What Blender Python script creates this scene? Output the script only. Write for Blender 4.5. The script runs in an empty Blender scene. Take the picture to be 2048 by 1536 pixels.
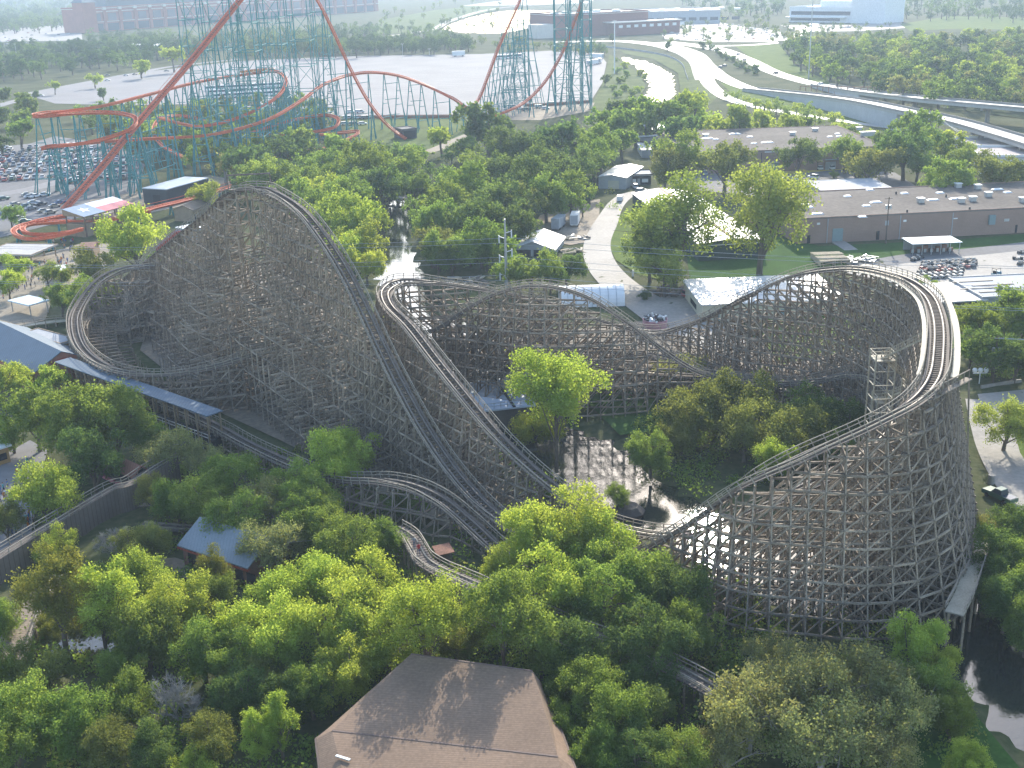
import bpy, math, random
import numpy as np

# ------------------------------------------------------------------ camera, sky, sun, exposure
SC = bpy.context.scene
COL = SC.collection
F, PITCH, ROLL, HC = 2350.0, math.atan(838 / 2350.0), 0.030, 80.0
_cp, _sp = math.cos(PITCH), math.sin(PITCH)
FW = np.array([0, _cp, -_sp]); R0 = np.array([1.0, 0, 0]); U0 = np.array([0, _sp, _cp])
RT = math.cos(ROLL) * R0 - math.sin(ROLL) * U0
UP = math.cos(ROLL) * U0 + math.sin(ROLL) * R0
CAM = np.array([0, 0, HC])
from mathutils import Matrix
cam_d = bpy.data.cameras.new('camera'); cam = bpy.data.objects.new('camera', cam_d); COL.objects.link(cam)
cam_d.sensor_width = 36; cam_d.lens = F / 2048 * 36; cam_d.clip_start = 1; cam_d.clip_end = 20000
cam.matrix_world = Matrix(((RT[0], UP[0], -FW[0], 0), (RT[1], UP[1], -FW[1], 0), (RT[2], UP[2], -FW[2], HC), (0, 0, 0, 1)))
SC.camera = cam
SUN_EL, SUN_AZ = math.radians(26.5), math.radians(10.5)      # azimuth measured from +Y towards +X
wd = bpy.data.worlds.new('World'); SC.world = wd; wd.use_nodes = True
_nt = wd.node_tree; _nt.nodes.clear()
_sky = _nt.nodes.new('ShaderNodeTexSky'); _sky.sky_type = 'NISHITA'; _sky.sun_disc = False
_sky.sun_elevation = SUN_EL; _sky.sun_rotation = SUN_AZ; _sky.air_density = 1.0; _sky.dust_density = 1.0; _sky.ozone_density = 1.2
_bg = _nt.nodes.new('ShaderNodeBackground'); _bg.inputs[1].default_value = 0.15
_ow = _nt.nodes.new('ShaderNodeOutputWorld')
_nt.links.new(_sky.outputs[0], _bg.inputs[0]); _nt.links.new(_bg.outputs[0], _ow.inputs[0])
sl = bpy.data.lights.new('sun', 'SUN'); sl.energy = 2.6; sl.angle = math.radians(0.53); sl.color = (1.0, 0.93, 0.80)
so = bpy.data.objects.new('sun', sl); COL.objects.link(so); so.location = (200, 900, 400)
so.rotation_euler = (math.pi / 2 - SUN_EL, 0, math.pi - SUN_AZ)
SC.view_settings.view_transform = 'Standard'; SC.view_settings.look = 'None'
SC.view_settings.gamma = 1; SC.view_settings.use_curve_mapping = False
SC.view_settings.exposure = 1.55
SC.render.engine = 'CYCLES'
cy = SC.cycles
cy.use_denoising = True
try: cy.denoiser = 'OPENIMAGEDENOISE'; cy.denoising_input_passes = 'RGB_ALBEDO_NORMAL'
except Exception: pass
cy.max_bounces = 6; cy.diffuse_bounces = 3; cy.glossy_bounces = 3; cy.transmission_bounces = 4; cy.volume_bounces = 0
cy.transparent_max_bounces = 6; cy.sample_clamp_indirect = 6; cy.caustics_reflective = False; cy.caustics_refractive = False
cy.use_adaptive_sampling = True; cy.adaptive_threshold = 0.015
HAZE_DENSITY = 0.00016

# ------------------------------------------------------------------ pixel of the photo (2048 x 1536) -> point of the place
def ray(u, v):
    return FW + RT * ((u - 1024) / F) - UP * ((v - 768) / F)
def P(u, v, z=0.0):
    d = ray(u, v); t = (z - HC) / d[2]
    return CAM + d * t
def PL(u, v, a, b):
    """point where the sight line of a pixel meets the vertical plane through ground points a, b"""
    d = ray(u, v); n = np.array([b[1] - a[1], a[0] - b[0]])
    t = (n @ (a[:2] - CAM[:2])) / (n @ d[:2])
    return CAM + d * t
def pxm(p):
    return F / ((p - CAM) @ FW)
def project(p):
    q = np.asarray(p) - CAM; w = q @ FW
    return 1024 + F * (q @ RT) / w, 768 - F * (q @ UP) / w

# ------------------------------------------------------------------ materials
MATS = {}
def mat(name, col, rough=0.8, var=0.16, scale=0.6, scale2=6.0, metal=0.0, bump=0.0, spec=0.3, col2=None, island=0.0):
    if name in MATS: return MATS[name]
    m = bpy.data.materials.new(name); m.use_nodes = True; nt = m.node_tree; N = nt.nodes; L = nt.links
    b = N['Principled BSDF']
    b.inputs['Roughness'].default_value = rough; b.inputs['Metallic'].default_value = metal
    b.inputs['Specular IOR Level'].default_value = spec
    c = np.array(col)
    if var > 0:
        g = N.new('ShaderNodeTexCoord')
        n1 = N.new('ShaderNodeTexNoise'); n1.inputs['Scale'].default_value = scale; n1.inputs['Detail'].default_value = 5
        n2 = N.new('ShaderNodeTexNoise'); n2.inputs['Scale'].default_value = scale2; n2.inputs['Detail'].default_value = 3
        L.new(g.outputs['Object'], n1.inputs['Vector']); L.new(g.outputs['Object'], n2.inputs['Vector'])
        ad = N.new('ShaderNodeMath'); ad.operation = 'ADD'; L.new(n1.outputs[0], ad.inputs[0]); L.new(n2.outputs[0], ad.inputs[1])
        mr = N.new('ShaderNodeMapRange'); mr.inputs[1].default_value = 0.7; mr.inputs[2].default_value = 1.3
        L.new(ad.outputs[0], mr.inputs[0])
        mx = N.new('ShaderNodeMix'); mx.data_type = 'RGBA'
        L.new(mr.outputs[0], mx.inputs[0])
        a_ = c * (1 - var); b_ = np.array(col2) if col2 is not None else np.clip(c * (1 + var), 0, 0.95)
        mx.inputs[6].default_value = (*a_, 1); mx.inputs[7].default_value = (*b_, 1)
        L.new(mx.outputs[2], b.inputs['Base Color'])
        if island > 0:
            ge = N.new('ShaderNodeNewGeometry'); iv = N.new('ShaderNodeMapRange'); iv.inputs[3].default_value = 1 - island; iv.inputs[4].default_value = 1 + island
            hs = N.new('ShaderNodeHueSaturation'); L.new(ge.outputs['Random Per Island'], iv.inputs[0]); L.new(iv.outputs[0], hs.inputs['Value']); L.new(mx.outputs[2], hs.inputs['Color']); L.new(hs.outputs[0], b.inputs['Base Color'])
        if bump > 0:
            bp = N.new('ShaderNodeBump'); bp.inputs['Strength'].default_value = bump; bp.inputs['Distance'].default_value = 0.1
            L.new(n2.outputs[0], bp.inputs['Height']); L.new(bp.outputs[0], b.inputs['Normal'])
    else:
        b.inputs['Base Color'].default_value = (*c, 1)
    MATS[name] = m
    return m

def mat_striped(name, col, col2, pitch, axis=0, rough=0.6, width=0.12, metal=0.0, var=0.12, scale=0.25):
    """seamed sheet roofing, planks, courses: narrow lines of col2 every `pitch` metres, on top of a soft mottling"""
    if name in MATS: return MATS[name]
    m = mat(name, col, rough, var, scale, 3.0, metal); nt = m.node_tree; N = nt.nodes; L = nt.links
    b = N['Principled BSDF']; base = b.inputs['Base Color'].links[0].from_socket
    g = N.new('ShaderNodeTexCoord'); sx = N.new('ShaderNodeSeparateXYZ'); L.new(g.outputs['Object'], sx.inputs[0])
    mu = N.new('ShaderNodeMath'); mu.operation = 'MULTIPLY'; mu.inputs[1].default_value = 1 / pitch; L.new(sx.outputs[axis], mu.inputs[0])
    fr = N.new('ShaderNodeMath'); fr.operation = 'FRACT'; L.new(mu.outputs[0], fr.inputs[0])
    lt = N.new('ShaderNodeMath'); lt.operation = 'LESS_THAN'; lt.inputs[1].default_value = width; L.new(fr.outputs[0], lt.inputs[0])
    mx = N.new('ShaderNodeMix'); mx.data_type = 'RGBA'; L.new(lt.outputs[0], mx.inputs[0]); L.new(base, mx.inputs[6])
    mx.inputs[7].default_value = (*col2, 1); L.new(mx.outputs[2], b.inputs['Base Color'])
    return m

def mat_leaf(name, col, col2, trans=0.5, tcol=None):
    m = bpy.data.materials.new(name); m.use_nodes = True; nt = m.node_tree; N = nt.nodes; L = nt.links; N.clear()
    ge = N.new('ShaderNodeNewGeometry'); oi = N.new('ShaderNodeObjectInfo')
    g = N.new('ShaderNodeTexCoord'); no = N.new('ShaderNodeTexNoise'); no.inputs['Scale'].default_value = 0.45
    L.new(g.outputs['Object'], no.inputs['Vector'])
    ad = N.new('ShaderNodeMath'); ad.operation = 'MULTIPLY_ADD'; ad.inputs[1].default_value = 0.55
    L.new(ge.outputs['Random Per Island'], ad.inputs[0]); L.new(no.outputs[0], ad.inputs[2])
    mr = N.new('ShaderNodeMapRange'); mr.inputs[1].default_value = 0.4; mr.inputs[2].default_value = 1.15; L.new(ad.outputs[0], mr.inputs[0])
    mx = N.new('ShaderNodeMix'); mx.data_type = 'RGBA'; L.new(mr.outputs[0], mx.inputs[0])
    mx.inputs[6].default_value = (*col, 1); mx.inputs[7].default_value = (*col2, 1)
    hs = N.new('ShaderNodeHueSaturation'); L.new(mx.outputs[2], hs.inputs['Color'])
    h = N.new('ShaderNodeMapRange'); h.inputs[3].default_value = 0.485; h.inputs[4].default_value = 0.512; L.new(oi.outputs['Random'], h.inputs[0]); L.new(h.outputs[0], hs.inputs['Hue'])
    va = N.new('ShaderNodeMath'); va.operation = 'MULTIPLY'; va.inputs[1].default_value = 7.31; L.new(oi.outputs['Random'], va.inputs[0])
    fr = N.new('ShaderNodeMath'); fr.operation = 'FRACT'; L.new(va.outputs[0], fr.inputs[0])
    v2 = N.new('ShaderNodeMapRange'); v2.inputs[3].default_value = 0.86; v2.inputs[4].default_value = 1.14; L.new(fr.outputs[0], v2.inputs[0]); L.new(v2.outputs[0], hs.inputs['Value'])
    d = N.new('ShaderNodeBsdfDiffuse'); t = N.new('ShaderNodeBsdfTranslucent'); L.new(hs.outputs[0], d.inputs[0])
    tm = N.new('ShaderNodeMix'); tm.data_type = 'RGBA'; tm.blend_type = 'MULTIPLY'; tm.inputs[0].default_value = 1
    L.new(hs.outputs[0], tm.inputs[6]); tm.inputs[7].default_value = (*(tcol or (1.9, 1.7, 0.88)), 1)
    L.new(tm.outputs[2], t.inputs[0])
    ms = N.new('ShaderNodeMixShader'); ms.inputs[0].default_value = trans; L.new(d.outputs[0], ms.inputs[1]); L.new(t.outputs[0], ms.inputs[2])
    o = N.new('ShaderNodeOutputMaterial'); L.new(ms.outputs[0], o.inputs[0])
    MATS[name] = m
    return m

# ------------------------------------------------------------------ mesh builder
def _n(a):
    a = np.asarray(a, float); l = np.linalg.norm(a, axis=-1, keepdims=True); return a / np.where(l < 1e-9, 1, l)
_BF = np.array([[0, 3, 2, 1], [4, 5, 6, 7], [0, 1, 5, 4], [1, 2, 6, 5], [2, 3, 7, 6], [3, 0, 4, 7]])
class MB:
    def __init__(s, frame=None):
        s.v = []; s.idx = []; s.tot = []; s.mi = []; s.n = 0; s.fr = frame       # frame: (origin, angle) local -> world
    def add(s, v, faces, m=0):
        v = np.asarray(v, float).reshape(-1, 3)
        if s.fr is not None:
            o, a = s.fr; c, q = math.cos(a), math.sin(a)
            v = np.stack([o[0] + c * v[:, 0] - q * v[:, 1], o[1] + q * v[:, 0] + c * v[:, 1], o[2] + v[:, 2]], 1)
        for f in ([faces] if isinstance(faces, np.ndarray) else [np.asarray([x]) for x in faces]):
            s.idx.append((f + s.n).ravel()); s.tot.append(np.full(len(f), f.shape[1])); s.mi.append(np.full(len(f), m))
        s.v.append(v); s.n += len(v)
        return s
    def box(s, x0, x1, y0, y1, z0, z1, m=0):
        return s.add([(x0, y0, z0), (x1, y0, z0), (x1, y1, z0), (x0, y1, z0), (x0, y0, z1), (x1, y0, z1), (x1, y1, z1), (x0, y1, z1)], _BF, m)
    def beams(s, p, q, w, h=None, m=0, side=None):
        p = np.asarray(p, float).reshape(-1, 3); q = np.asarray(q, float).reshape(-1, 3)
        if len(p) == 0: return s
        h = w if h is None else h
        d = _n(q - p)
        sd = np.cross(d, [0, 0, 1.0]); bad = np.linalg.norm(sd, axis=1) < 0.05
        if side is not None: sd = np.broadcast_to(np.asarray(side, float), d.shape).copy()
        else: sd[bad] = [1, 0, 0]
        sd = _n(sd); up = _n(np.cross(sd, d)); a = sd * w / 2; b = up * h / 2
        V = np.stack([p - a - b, p + a - b, p + a + b, p - a + b, q - a - b, q + a - b, q + a + b, q - a + b], 1).reshape(-1, 3)
        Fc = (np.array([[0, 3, 2, 1], [4, 5, 6, 7], [0, 1, 5, 4], [1, 2, 6, 5], [2, 3, 7, 6], [3, 0, 4, 7]])[None] + 8 * np.arange(len(p))[:, None, None]).reshape(-1, 4)
        return s.add(V, Fc, m)
    def sweep(s, path, sides, ups, ou, os_, w, h, m=0):
        """rectangular strip along a path; os_ sideways offset, ou offset upwards of its middle"""
        c = path + sides * os_ + ups * ou; a = sides * (w / 2); b = ups * (h / 2); n = len(c)
        V = np.stack([c - a - b, c + a - b, c + a + b, c - a + b], 1).reshape(-1, 3)
        k = np.arange(n - 1)[:, None]; Fs = []
        for i in range(4):
            j = (i + 1) % 4
            Fs.append(np.concatenate([4 * k + i, 4 * k + j, 4 * (k + 1) + j, 4 * (k + 1) + i], 1))
        s.add(V, np.concatenate(Fs), m)
        return s
    def tube(s, pts, r, k=6, m=0, cap=True):
        pts = np.asarray(pts, float); n = len(pts); r = np.broadcast_to(np.asarray(r, float), (n,))
        t = np.gradient(pts, axis=0); t = _n(t)
        ref = np.array([0, 0, 1.0]) if abs(t[:, 2]).mean() < 0.8 else np.array([1.0, 0, 0])
        a = _n(np.cross(t, ref)); b = np.cross(t, a); an = np.arange(k) * 2 * math.pi / k
        V = (pts[:, None] + r[:, None, None] * (a[:, None] * np.cos(an)[None, :, None] + b[:, None] * np.sin(an)[None, :, None])).reshape(-1, 3)
        i = np.arange(n - 1)[:, None] * k; j = np.arange(k)[None]; jn = (j + 1) % k
        Fq = np.stack([i + j, i + jn, i + k + jn, i + k + j], -1).reshape(-1, 4)
        s.add(V, Fq, m)
        if cap:
            s.idx.append(np.arange(k)[::-1] + s.n - n * k); s.tot.append(np.array([k])); s.mi.append(np.array([m]))
            s.idx.append(np.arange(k) + s.n - k); s.tot.append(np.array([k])); s.mi.append(np.array([m]))
        return s
    def prism(s, poly, z0, z1, m=0):
        poly = np.asarray(poly, float)[:, :2]; n = len(poly)
        ar = 0.5 * np.sum(poly[:, 0] * np.roll(poly[:, 1], -1) - np.roll(poly[:, 0], -1) * poly[:, 1])
        if ar < 0: poly = poly[::-1]
        V = np.concatenate([np.c_[poly, np.full(n, z0)], np.c_[poly, np.full(n, z1)]])
        fs = [np.arange(n)[::-1], np.arange(n) + n] + [np.array([i, (i + 1) % n, n + (i + 1) % n, n + i]) for i in range(n)]
        return s.add(V, fs, m)
    def lathe(s, prof, c=(0, 0, 0), k=12, m=0):
        prof = np.asarray(prof, float); an = np.arange(k) * 2 * math.pi / k
        V = np.stack([np.outer(prof[:, 0], np.cos(an)) + c[0], np.outer(prof[:, 0], np.sin(an)) + c[1], np.repeat(prof[:, 1:2], k, 1) + c[2]], -1).reshape(-1, 3)
        i = np.arange(len(prof) - 1)[:, None] * k; j = np.arange(k)[None]; jn = (j + 1) % k
        return s.add(V, np.stack([i + j, i + jn, i + k + jn, i + k + j], -1).reshape(-1, 4), m)
    def mesh(s, name, mats, off=None, smooth=False):
        v = np.concatenate(s.v); idx = np.concatenate(s.idx).astype(np.int32); tot = np.concatenate(s.tot).astype(np.int32)
        if off is not None: v = v - np.asarray(off)
        me = bpy.data.meshes.new(name)
        me.vertices.add(len(v)); me.vertices.foreach_set('co', v.astype(np.float32).ravel())
        me.loops.add(len(idx)); me.loops.foreach_set('vertex_index', idx)
        me.polygons.add(len(tot)); me.polygons.foreach_set('loop_start', np.r_[0, np.cumsum(tot)[:-1]].astype(np.int32))
        me.polygons.foreach_set('material_index', np.concatenate(s.mi).astype(np.int32))
        me.polygons.foreach_set('use_smooth', np.full(len(tot), smooth))
        for m in (mats if isinstance(mats, (list, tuple)) else [mats]): me.materials.append(m)
        me.update(calc_edges=True)
        return me

WLOC = {}
def tag(o, label=None, cat=None, group=None, kind=None):
    if label: o['label'] = label
    if cat: o['category'] = cat
    if group: o['group'] = group
    if kind: o['kind'] = kind
    return o
def thing(name, label, cat, loc=(0, 0, 0), group=None):
    o = bpy.data.objects.new(name, None); COL.objects.link(o); o.location = tuple(float(x) for x in loc); o.empty_display_size = 0.5
    WLOC[o.name] = np.array(loc, float)
    return tag(o, label, cat, group)
def part(name, mb, mats, parent, label=None, smooth=False, kind=None):
    """mesh given in world coordinates -> child of parent"""
    w = WLOC[parent.name]
    o = bpy.data.objects.new(name, mb.mesh(name, mats, w, smooth)); COL.objects.link(o); o.parent = parent
    WLOC[o.name] = w
    return tag(o, label, None, None, kind)
def solo(name, mb, mats, label, cat, loc=(0, 0, 0), group=None, smooth=False, kind=None):
    o = bpy.data.objects.new(name, mb.mesh(name, mats, loc, smooth)); COL.objects.link(o); o.location = tuple(float(x) for x in loc)
    WLOC[o.name] = np.array(loc, float)
    return tag(o, label, cat, group, kind)
def setting(name, mb, mats, smooth=False, kind='structure', label=None, cat=None):
    o = bpy.data.objects.new(name, mb.mesh(name, mats, None, smooth)); COL.objects.link(o)
    return tag(o, label, cat, None, kind)
def copy_tree(o, loc, rz=0.0, sc=1.0, label=None, group=None, kids=None):
    c = o.copy(); COL.objects.link(c); c.location = tuple(float(x) for x in loc); c.rotation_euler = (0, 0, rz); c.scale = (sc, sc, sc) if np.isscalar(sc) else tuple(sc)
    WLOC[c.name] = np.array(loc, float)
    if label: c['label'] = label
    if group: c['group'] = group
    for ch in (kids if kids is not None else o.children):
        d = ch.copy(); COL.objects.link(d); d.parent = c
        for g in ch.children:
            e = g.copy(); COL.objects.link(e); e.parent = d
    return c

def spline(pts, ds=1.0):
    p = np.asarray(pts, float); n = len(p)
    q = np.concatenate([[2 * p[0] - p[1]], p, [2 * p[-1] - p[-2]]]); out = []
    for i in range(n - 1):
        a, b, c, d = q[i:i + 4]
        t0 = 0; t1 = t0 + max(np.linalg.norm(b - a), 1e-3) ** .5; t2 = t1 + max(np.linalg.norm(c - b), 1e-3) ** .5; t3 = t2 + max(np.linalg.norm(d - c), 1e-3) ** .5
        for t in np.linspace(t1, t2, 24, endpoint=False):
            A1 = (t1 - t) / (t1 - t0) * a + (t - t0) / (t1 - t0) * b; A2 = (t2 - t) / (t2 - t1) * b + (t - t1) / (t2 - t1) * c; A3 = (t3 - t) / (t3 - t2) * c + (t - t2) / (t3 - t2) * d
            B1 = (t2 - t) / (t2 - t0) * A1 + (t - t0) / (t2 - t0) * A2; B2 = (t3 - t) / (t3 - t1) * A2 + (t - t1) / (t3 - t1) * A3
            out.append((t2 - t) / (t2 - t1) * B1 + (t - t1) / (t2 - t1) * B2)
    out.append(p[-1]); out = np.array(out)
    for _ in range(3):                                            # light smoothing
        out[1:-1] = 0.25 * out[:-2] + 0.5 * out[1:-1] + 0.25 * out[2:]
    s = np.r_[0, np.cumsum(np.linalg.norm(np.diff(out, axis=0), axis=1))]
    m = max(2, int(round(s[-1] / ds)) + 1); k = np.linspace(0, s[-1], m)
    return np.stack([np.interp(k, s, out[:, j]) for j in range(3)], 1)
def smooth1(a, k):
    if k < 1: return a
    w = np.ones(2 * k + 1) / (2 * k + 1); p = np.pad(a, [(k, k)] + [(0, 0)] * (a.ndim - 1), mode='edge')
    return np.stack([np.convolve(p[:, j], w, 'valid') for j in range(a.shape[1])], 1)
def frames(path, bank=0.0):
    t = _n(np.gradient(path, axis=0)); h = t.copy(); h[:, 2] = 0; h = _n(h)
    sd = np.stack([h[:, 1], -h[:, 0], np.zeros(len(h))], 1)                 # right-hand side
    if bank:
        ds = np.linalg.norm(np.diff(path, axis=0), axis=1).mean()
        ang = np.unwrap(np.arctan2(h[:, 1], h[:, 0])); k = np.gradient(ang) / ds
        k = smooth1(k[:, None], 6)[:, 0]; b = np.clip(k * bank, -0.45, 0.45)   # left turn: k > 0 -> right side up
        up = _n(np.cross(sd, t)); s2 = sd * np.cos(b)[:, None] + up * np.sin(b)[:, None]
        return t, s2, _n(np.cross(s2, t)), sd
    return t, sd, _n(np.cross(sd, t)), sd

def inside(poly, x, y):
    poly = np.asarray(poly); r = np.zeros(np.shape(x), bool); n = len(poly); j = n - 1
    for i in range(n):
        xi, yi = poly[i][:2]; xj, yj = poly[j][:2]
        c = ((yi > y) != (yj > y)) & (x < (xj - xi) * (y - yi) / (yj - yi + 1e-12) + xi)
        r ^= c; j = i
    return r
def edge_dist(poly, x, y):
    d = np.full(np.shape(x), 1e9); n = len(poly)
    for i in range(n):
        a = np.asarray(poly[i][:2]); b = np.asarray(poly[(i + 1) % n][:2]); ab = b - a
        t = np.clip(((x - a[0]) * ab[0] + (y - a[1]) * ab[1]) / (ab @ ab + 1e-9), 0, 1)
        d = np.minimum(d, np.hypot(x - a[0] - t * ab[0], y - a[1] - t * ab[1]))
    return d
RNG = np.random.default_rng(7)
# ------------------------------------------------------------------ ground, water, roads
WATER = -1.0
def px(poly, z=0.0): return np.array([P(u, v, z) for u, v in poly])
river_px = [(735, 430), (745, 480), (750, 540), (770, 600), (820, 680), (900, 760), (960, 830), (1040, 915), (1120, 985), (1220, 1028), (1330, 1078), (1420, 1150), (1550, 1215),
            (1700, 1245), (1850, 1290), (1900, 1340), (1950, 1400), (1980, 1450), (2080, 1540), (2300, 1720), (2700, 1900), (2800, 1500), (2300, 1330), (1990, 1240), (1900, 1180), (1800, 1140), (1650, 1110),
            (1520, 1075), (1440, 1030), (1360, 985), (1290, 945), (1235, 890), (1120, 850), (1060, 800), (1000, 720), (940, 650), (862, 580), (836, 530), (815, 480), (822, 440), (828, 402), (770, 402)]
moat_px = [(60, 1305), (120, 1262), (200, 1260), (252, 1292), (240, 1325), (150, 1330)]
creek_px = [(1240, 112), (1300, 125), (1343, 148), (1350, 190), (1330, 206), (1285, 206), (1302, 172), (1286, 142), (1245, 118)]
lake_px = [(872, 58), (960, 28), (1040, 20), (1112, 22), (1116, 50), (1060, 56), (1000, 67), (930, 66)]
WPOLY = [px(p, WATER) for p in (river_px, moat_px, creek_px, lake_px)]
def axis(*segs):
    out = []
    for a, b, st in segs: out += list(np.arange(a, b, st))
    return np.array(out + [segs[-1][1]], float)
gx = axis((-9000, -1500, 500), (-1500, -450, 50), (-450, -160, 10), (-160, 160, 2.5), (160, 450, 10), (450, 1500, 50), (1500, 9000, 500))
gy = axis((-60, 70, 10), (70, 330, 2.5), (330, 960, 6), (960, 2200, 25), (2200, 9000, 400))
X, Y = np.meshgrid(gx, gy); Z = np.zeros_like(X)
for w in WPOLY:
    w = np.array(w); m = (X > w[:, 0].min() - 40) & (X < w[:, 0].max() + 40) & (Y > w[:, 1].min() - 40) & (Y < w[:, 1].max() + 40)
    x, y = X[m], Y[m]; far = w[:, 1].mean() > 500
    d = edge_dist(w, x, y) * np.where(inside(w, x, y), -1, 1); sc = 3.5 if not far else 9
    jag = 0.9 * np.sin(x * 1.1 + 2 * np.sin(y * 0.7)) + 0.7 * np.sin(y * 1.7 + x * 0.35)
    Z[m] = np.minimum(Z[m], -1.0 + np.clip((d + jag * (1 if not far else 2)) / sc, -1.5, 1.0))
rel = np.random.default_rng(3).normal(0, 0.12, X.shape); Z = np.where(Z > -0.2, Z + rel * (np.abs(X) < 170) * (Y < 330) * (Y > 75), Z)
nx, ny = len(gx), len(gy); gi = (np.arange(ny - 1)[:, None] * nx + np.arange(nx - 1)[None]).ravel()
GM = MB().add(np.stack([X.ravel(), Y.ravel(), Z.ravel()], 1), np.stack([gi, gi + 1, gi + nx + 1, gi + nx], 1))
def ground_mat():
    m = mat('ground_grass_and_leaf_litter', (0.06, 0.085, 0.03), 0.98, 0.3, 0.06, 0.9, bump=0.4, spec=0.03, col2=(0.115, 0.115, 0.06)); return m
setting('ground', GM, ground_mat(), smooth=True)
def water_mat():
    m = mat('still_water', (0.03, 0.034, 0.026), 0.03, 0.0, spec=0.5); nt = m.node_tree; N = nt.nodes; L = nt.links
    g = N.new('ShaderNodeTexCoord'); n = N.new('ShaderNodeTexNoise'); n.inputs['Scale'].default_value = 1.6; n.inputs['Detail'].default_value = 4
    L.new(g.outputs['Object'], n.inputs['Vector'])
    b = N.new('ShaderNodeBump'); b.inputs['Strength'].default_value = 0.15; b.inputs['Distance'].default_value = 0.08; L.new(n.outputs[0], b.inputs['Height'])
    L.new(b.outputs[0], N['Principled BSDF'].inputs['Normal']); N['Principled BSDF'].inputs['IOR'].default_value = 1.6
    return m
def grow(w, k):
    c = w.mean(0); return w
for nm, w in zip(('river_water', 'moat_water', 'creek_water', 'lake_water'), WPOLY):
    n = len(w); t = _n(np.roll(w, -1, 0) - np.roll(w, 1, 0)); ar = 0.5 * np.sum(w[:, 0] * np.roll(w[:, 1], -1) - np.roll(w[:, 0], -1) * w[:, 1])
    nrm = np.stack([t[:, 1], -t[:, 0], 0 * t[:, 0]], 1) * np.sign(ar)
    ww = w + nrm * (3.0 if w[:, 1].mean() < 500 else 6); ww[:, 2] = WATER
    if ar < 0: ww = ww[::-1]
    setting(nm, MB().add(ww, [np.arange(n)]), water_mat())

M_ASPH = mat('worn_pale_asphalt', (0.20, 0.19, 0.19), 0.9, 0.14, 0.03, 0.5)
M_ASPH2 = mat('grey_asphalt', (0.145, 0.14, 0.14), 0.9, 0.18, 0.05, 0.8)
M_CONC = mat('pale_concrete', (0.275, 0.252, 0.222), 0.8, 0.18, 0.08, 1.2)  # concrete's own pale mottled tone, for yards, paths and barriers
M_HWY = mat('highway_concrete', (0.37, 0.36, 0.335), 0.65, 0.12, 0.05, 1.0, spec=0.35)
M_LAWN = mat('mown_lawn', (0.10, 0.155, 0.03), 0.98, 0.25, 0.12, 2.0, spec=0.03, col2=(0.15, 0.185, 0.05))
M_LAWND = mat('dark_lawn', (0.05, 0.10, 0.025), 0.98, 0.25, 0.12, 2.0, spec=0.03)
M_FIELD = mat('dry_field_grass', (0.11, 0.14, 0.045), 0.98, 0.3, 0.05, 0.8, spec=0.03)
M_DIRT = mat('trodden_dirt', (0.27, 0.22, 0.16), 0.95, 0.25, 0.12, 1.4, bump=0.3)
M_TAN = mat('tan_paving', (0.26, 0.22, 0.165), 0.95, 0.2, 0.2, 2.0)
_zs = [0.03]
def sheet(name, poly, m, z=None, label=None):
    if z is None: _zs[0] += 0.006; z = _zs[0]
    w = px(poly, z); ar = 0.5 * np.sum(w[:, 0] * np.roll(w[:, 1], -1) - np.roll(w[:, 0], -1) * w[:, 1])
    if ar < 0: w = w[::-1]
    return setting(name, MB().add(w, [np.arange(len(w))]), m)
def ribbon(name, pts, width, m, z=None, lines=None):
    if z is None: _zs[0] += 0.006; z = _zs[0]
    p = spline(px(pts, z), 3.0); p[:, 2] = z; t, sd, up, _ = frames(p)
    w = np.interp(np.linspace(0, 1, len(p)), np.linspace(0, 1, len(np.atleast_1d(width))), np.atleast_1d(width))[:, None]
    V = np.concatenate([p + sd * w / 2, p - sd * w / 2]); n = len(p); k = np.arange(n - 1)
    o = setting(name, MB().add(V, np.stack([k, k + 1, k + 1 + n, k + n], 1)), m)
    if lines:
        lb = MB()
        for off, dash, wd in lines:
            q = p + sd * off * w; q[:, 2] += 0.02
            for i in range(0, n - 1):
                if dash and i % 4 > 1: continue
                a = sd[i] * wd / 2; b = sd[i + 1] * wd / 2
                lb.add([q[i] + a, q[i + 1] + b, q[i + 1] - b, q[i] - a], np.array([[0, 1, 2, 3]]))
        setting('road_markings', lb, mat('road_paint', (0.75, 0.74, 0.68), 0.7, 0.1))
    return o
sheet('grass_field', [(690, 238), (930, 233), (1015, 240), (930, 275), (900, 300), (800, 305), (720, 290), (690, 260)], M_FIELD)
M_BANK = mat('rough_bank_grass', (0.085, 0.125, 0.035), 0.98, 0.35, 0.08, 0.9, spec=0.03, col2=(0.15, 0.17, 0.065))
sheet('creek_bank_grass', [(1218, 108), (1240, 122), (1280, 148), (1292, 172), (1272, 212), (1250, 240), (1175, 226), (1205, 168), (1216, 126)], M_BANK)
sheet('creek_far_bank_grass', [(1240, 100), (1310, 108), (1385, 128), (1425, 170), (1440, 190), (1385, 240), (1340, 216), (1362, 190), (1356, 146), (1306, 118), (1250, 108)], M_BANK)
sheet('roadside_grass', [(1440, 165), (1500, 176), (1640, 190), (1800, 215), (1810, 262), (1600, 236), (1490, 210)], M_LAWN)
sheet('hillside_grass', [(1470, 92), (1560, 88), (1640, 150), (1800, 190), (1700, 185), (1600, 165), (1520, 130)], M_LAWN)
sheet('parking_lot', [(45, 187), (250, 148), (480, 122), (700, 112), (960, 108), (1130, 100), (1200, 108), (1213, 125), (1205, 165), (1180, 205), (1090, 224), (1000, 228), (700, 234), (560, 222), (430, 208), (230, 210), (110, 207)], M_ASPH)
_zs[0] += 0.006
pm = MB(); a0, a1, b0 = P(300, 205), P(1150, 205), P(300, 125)
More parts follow.
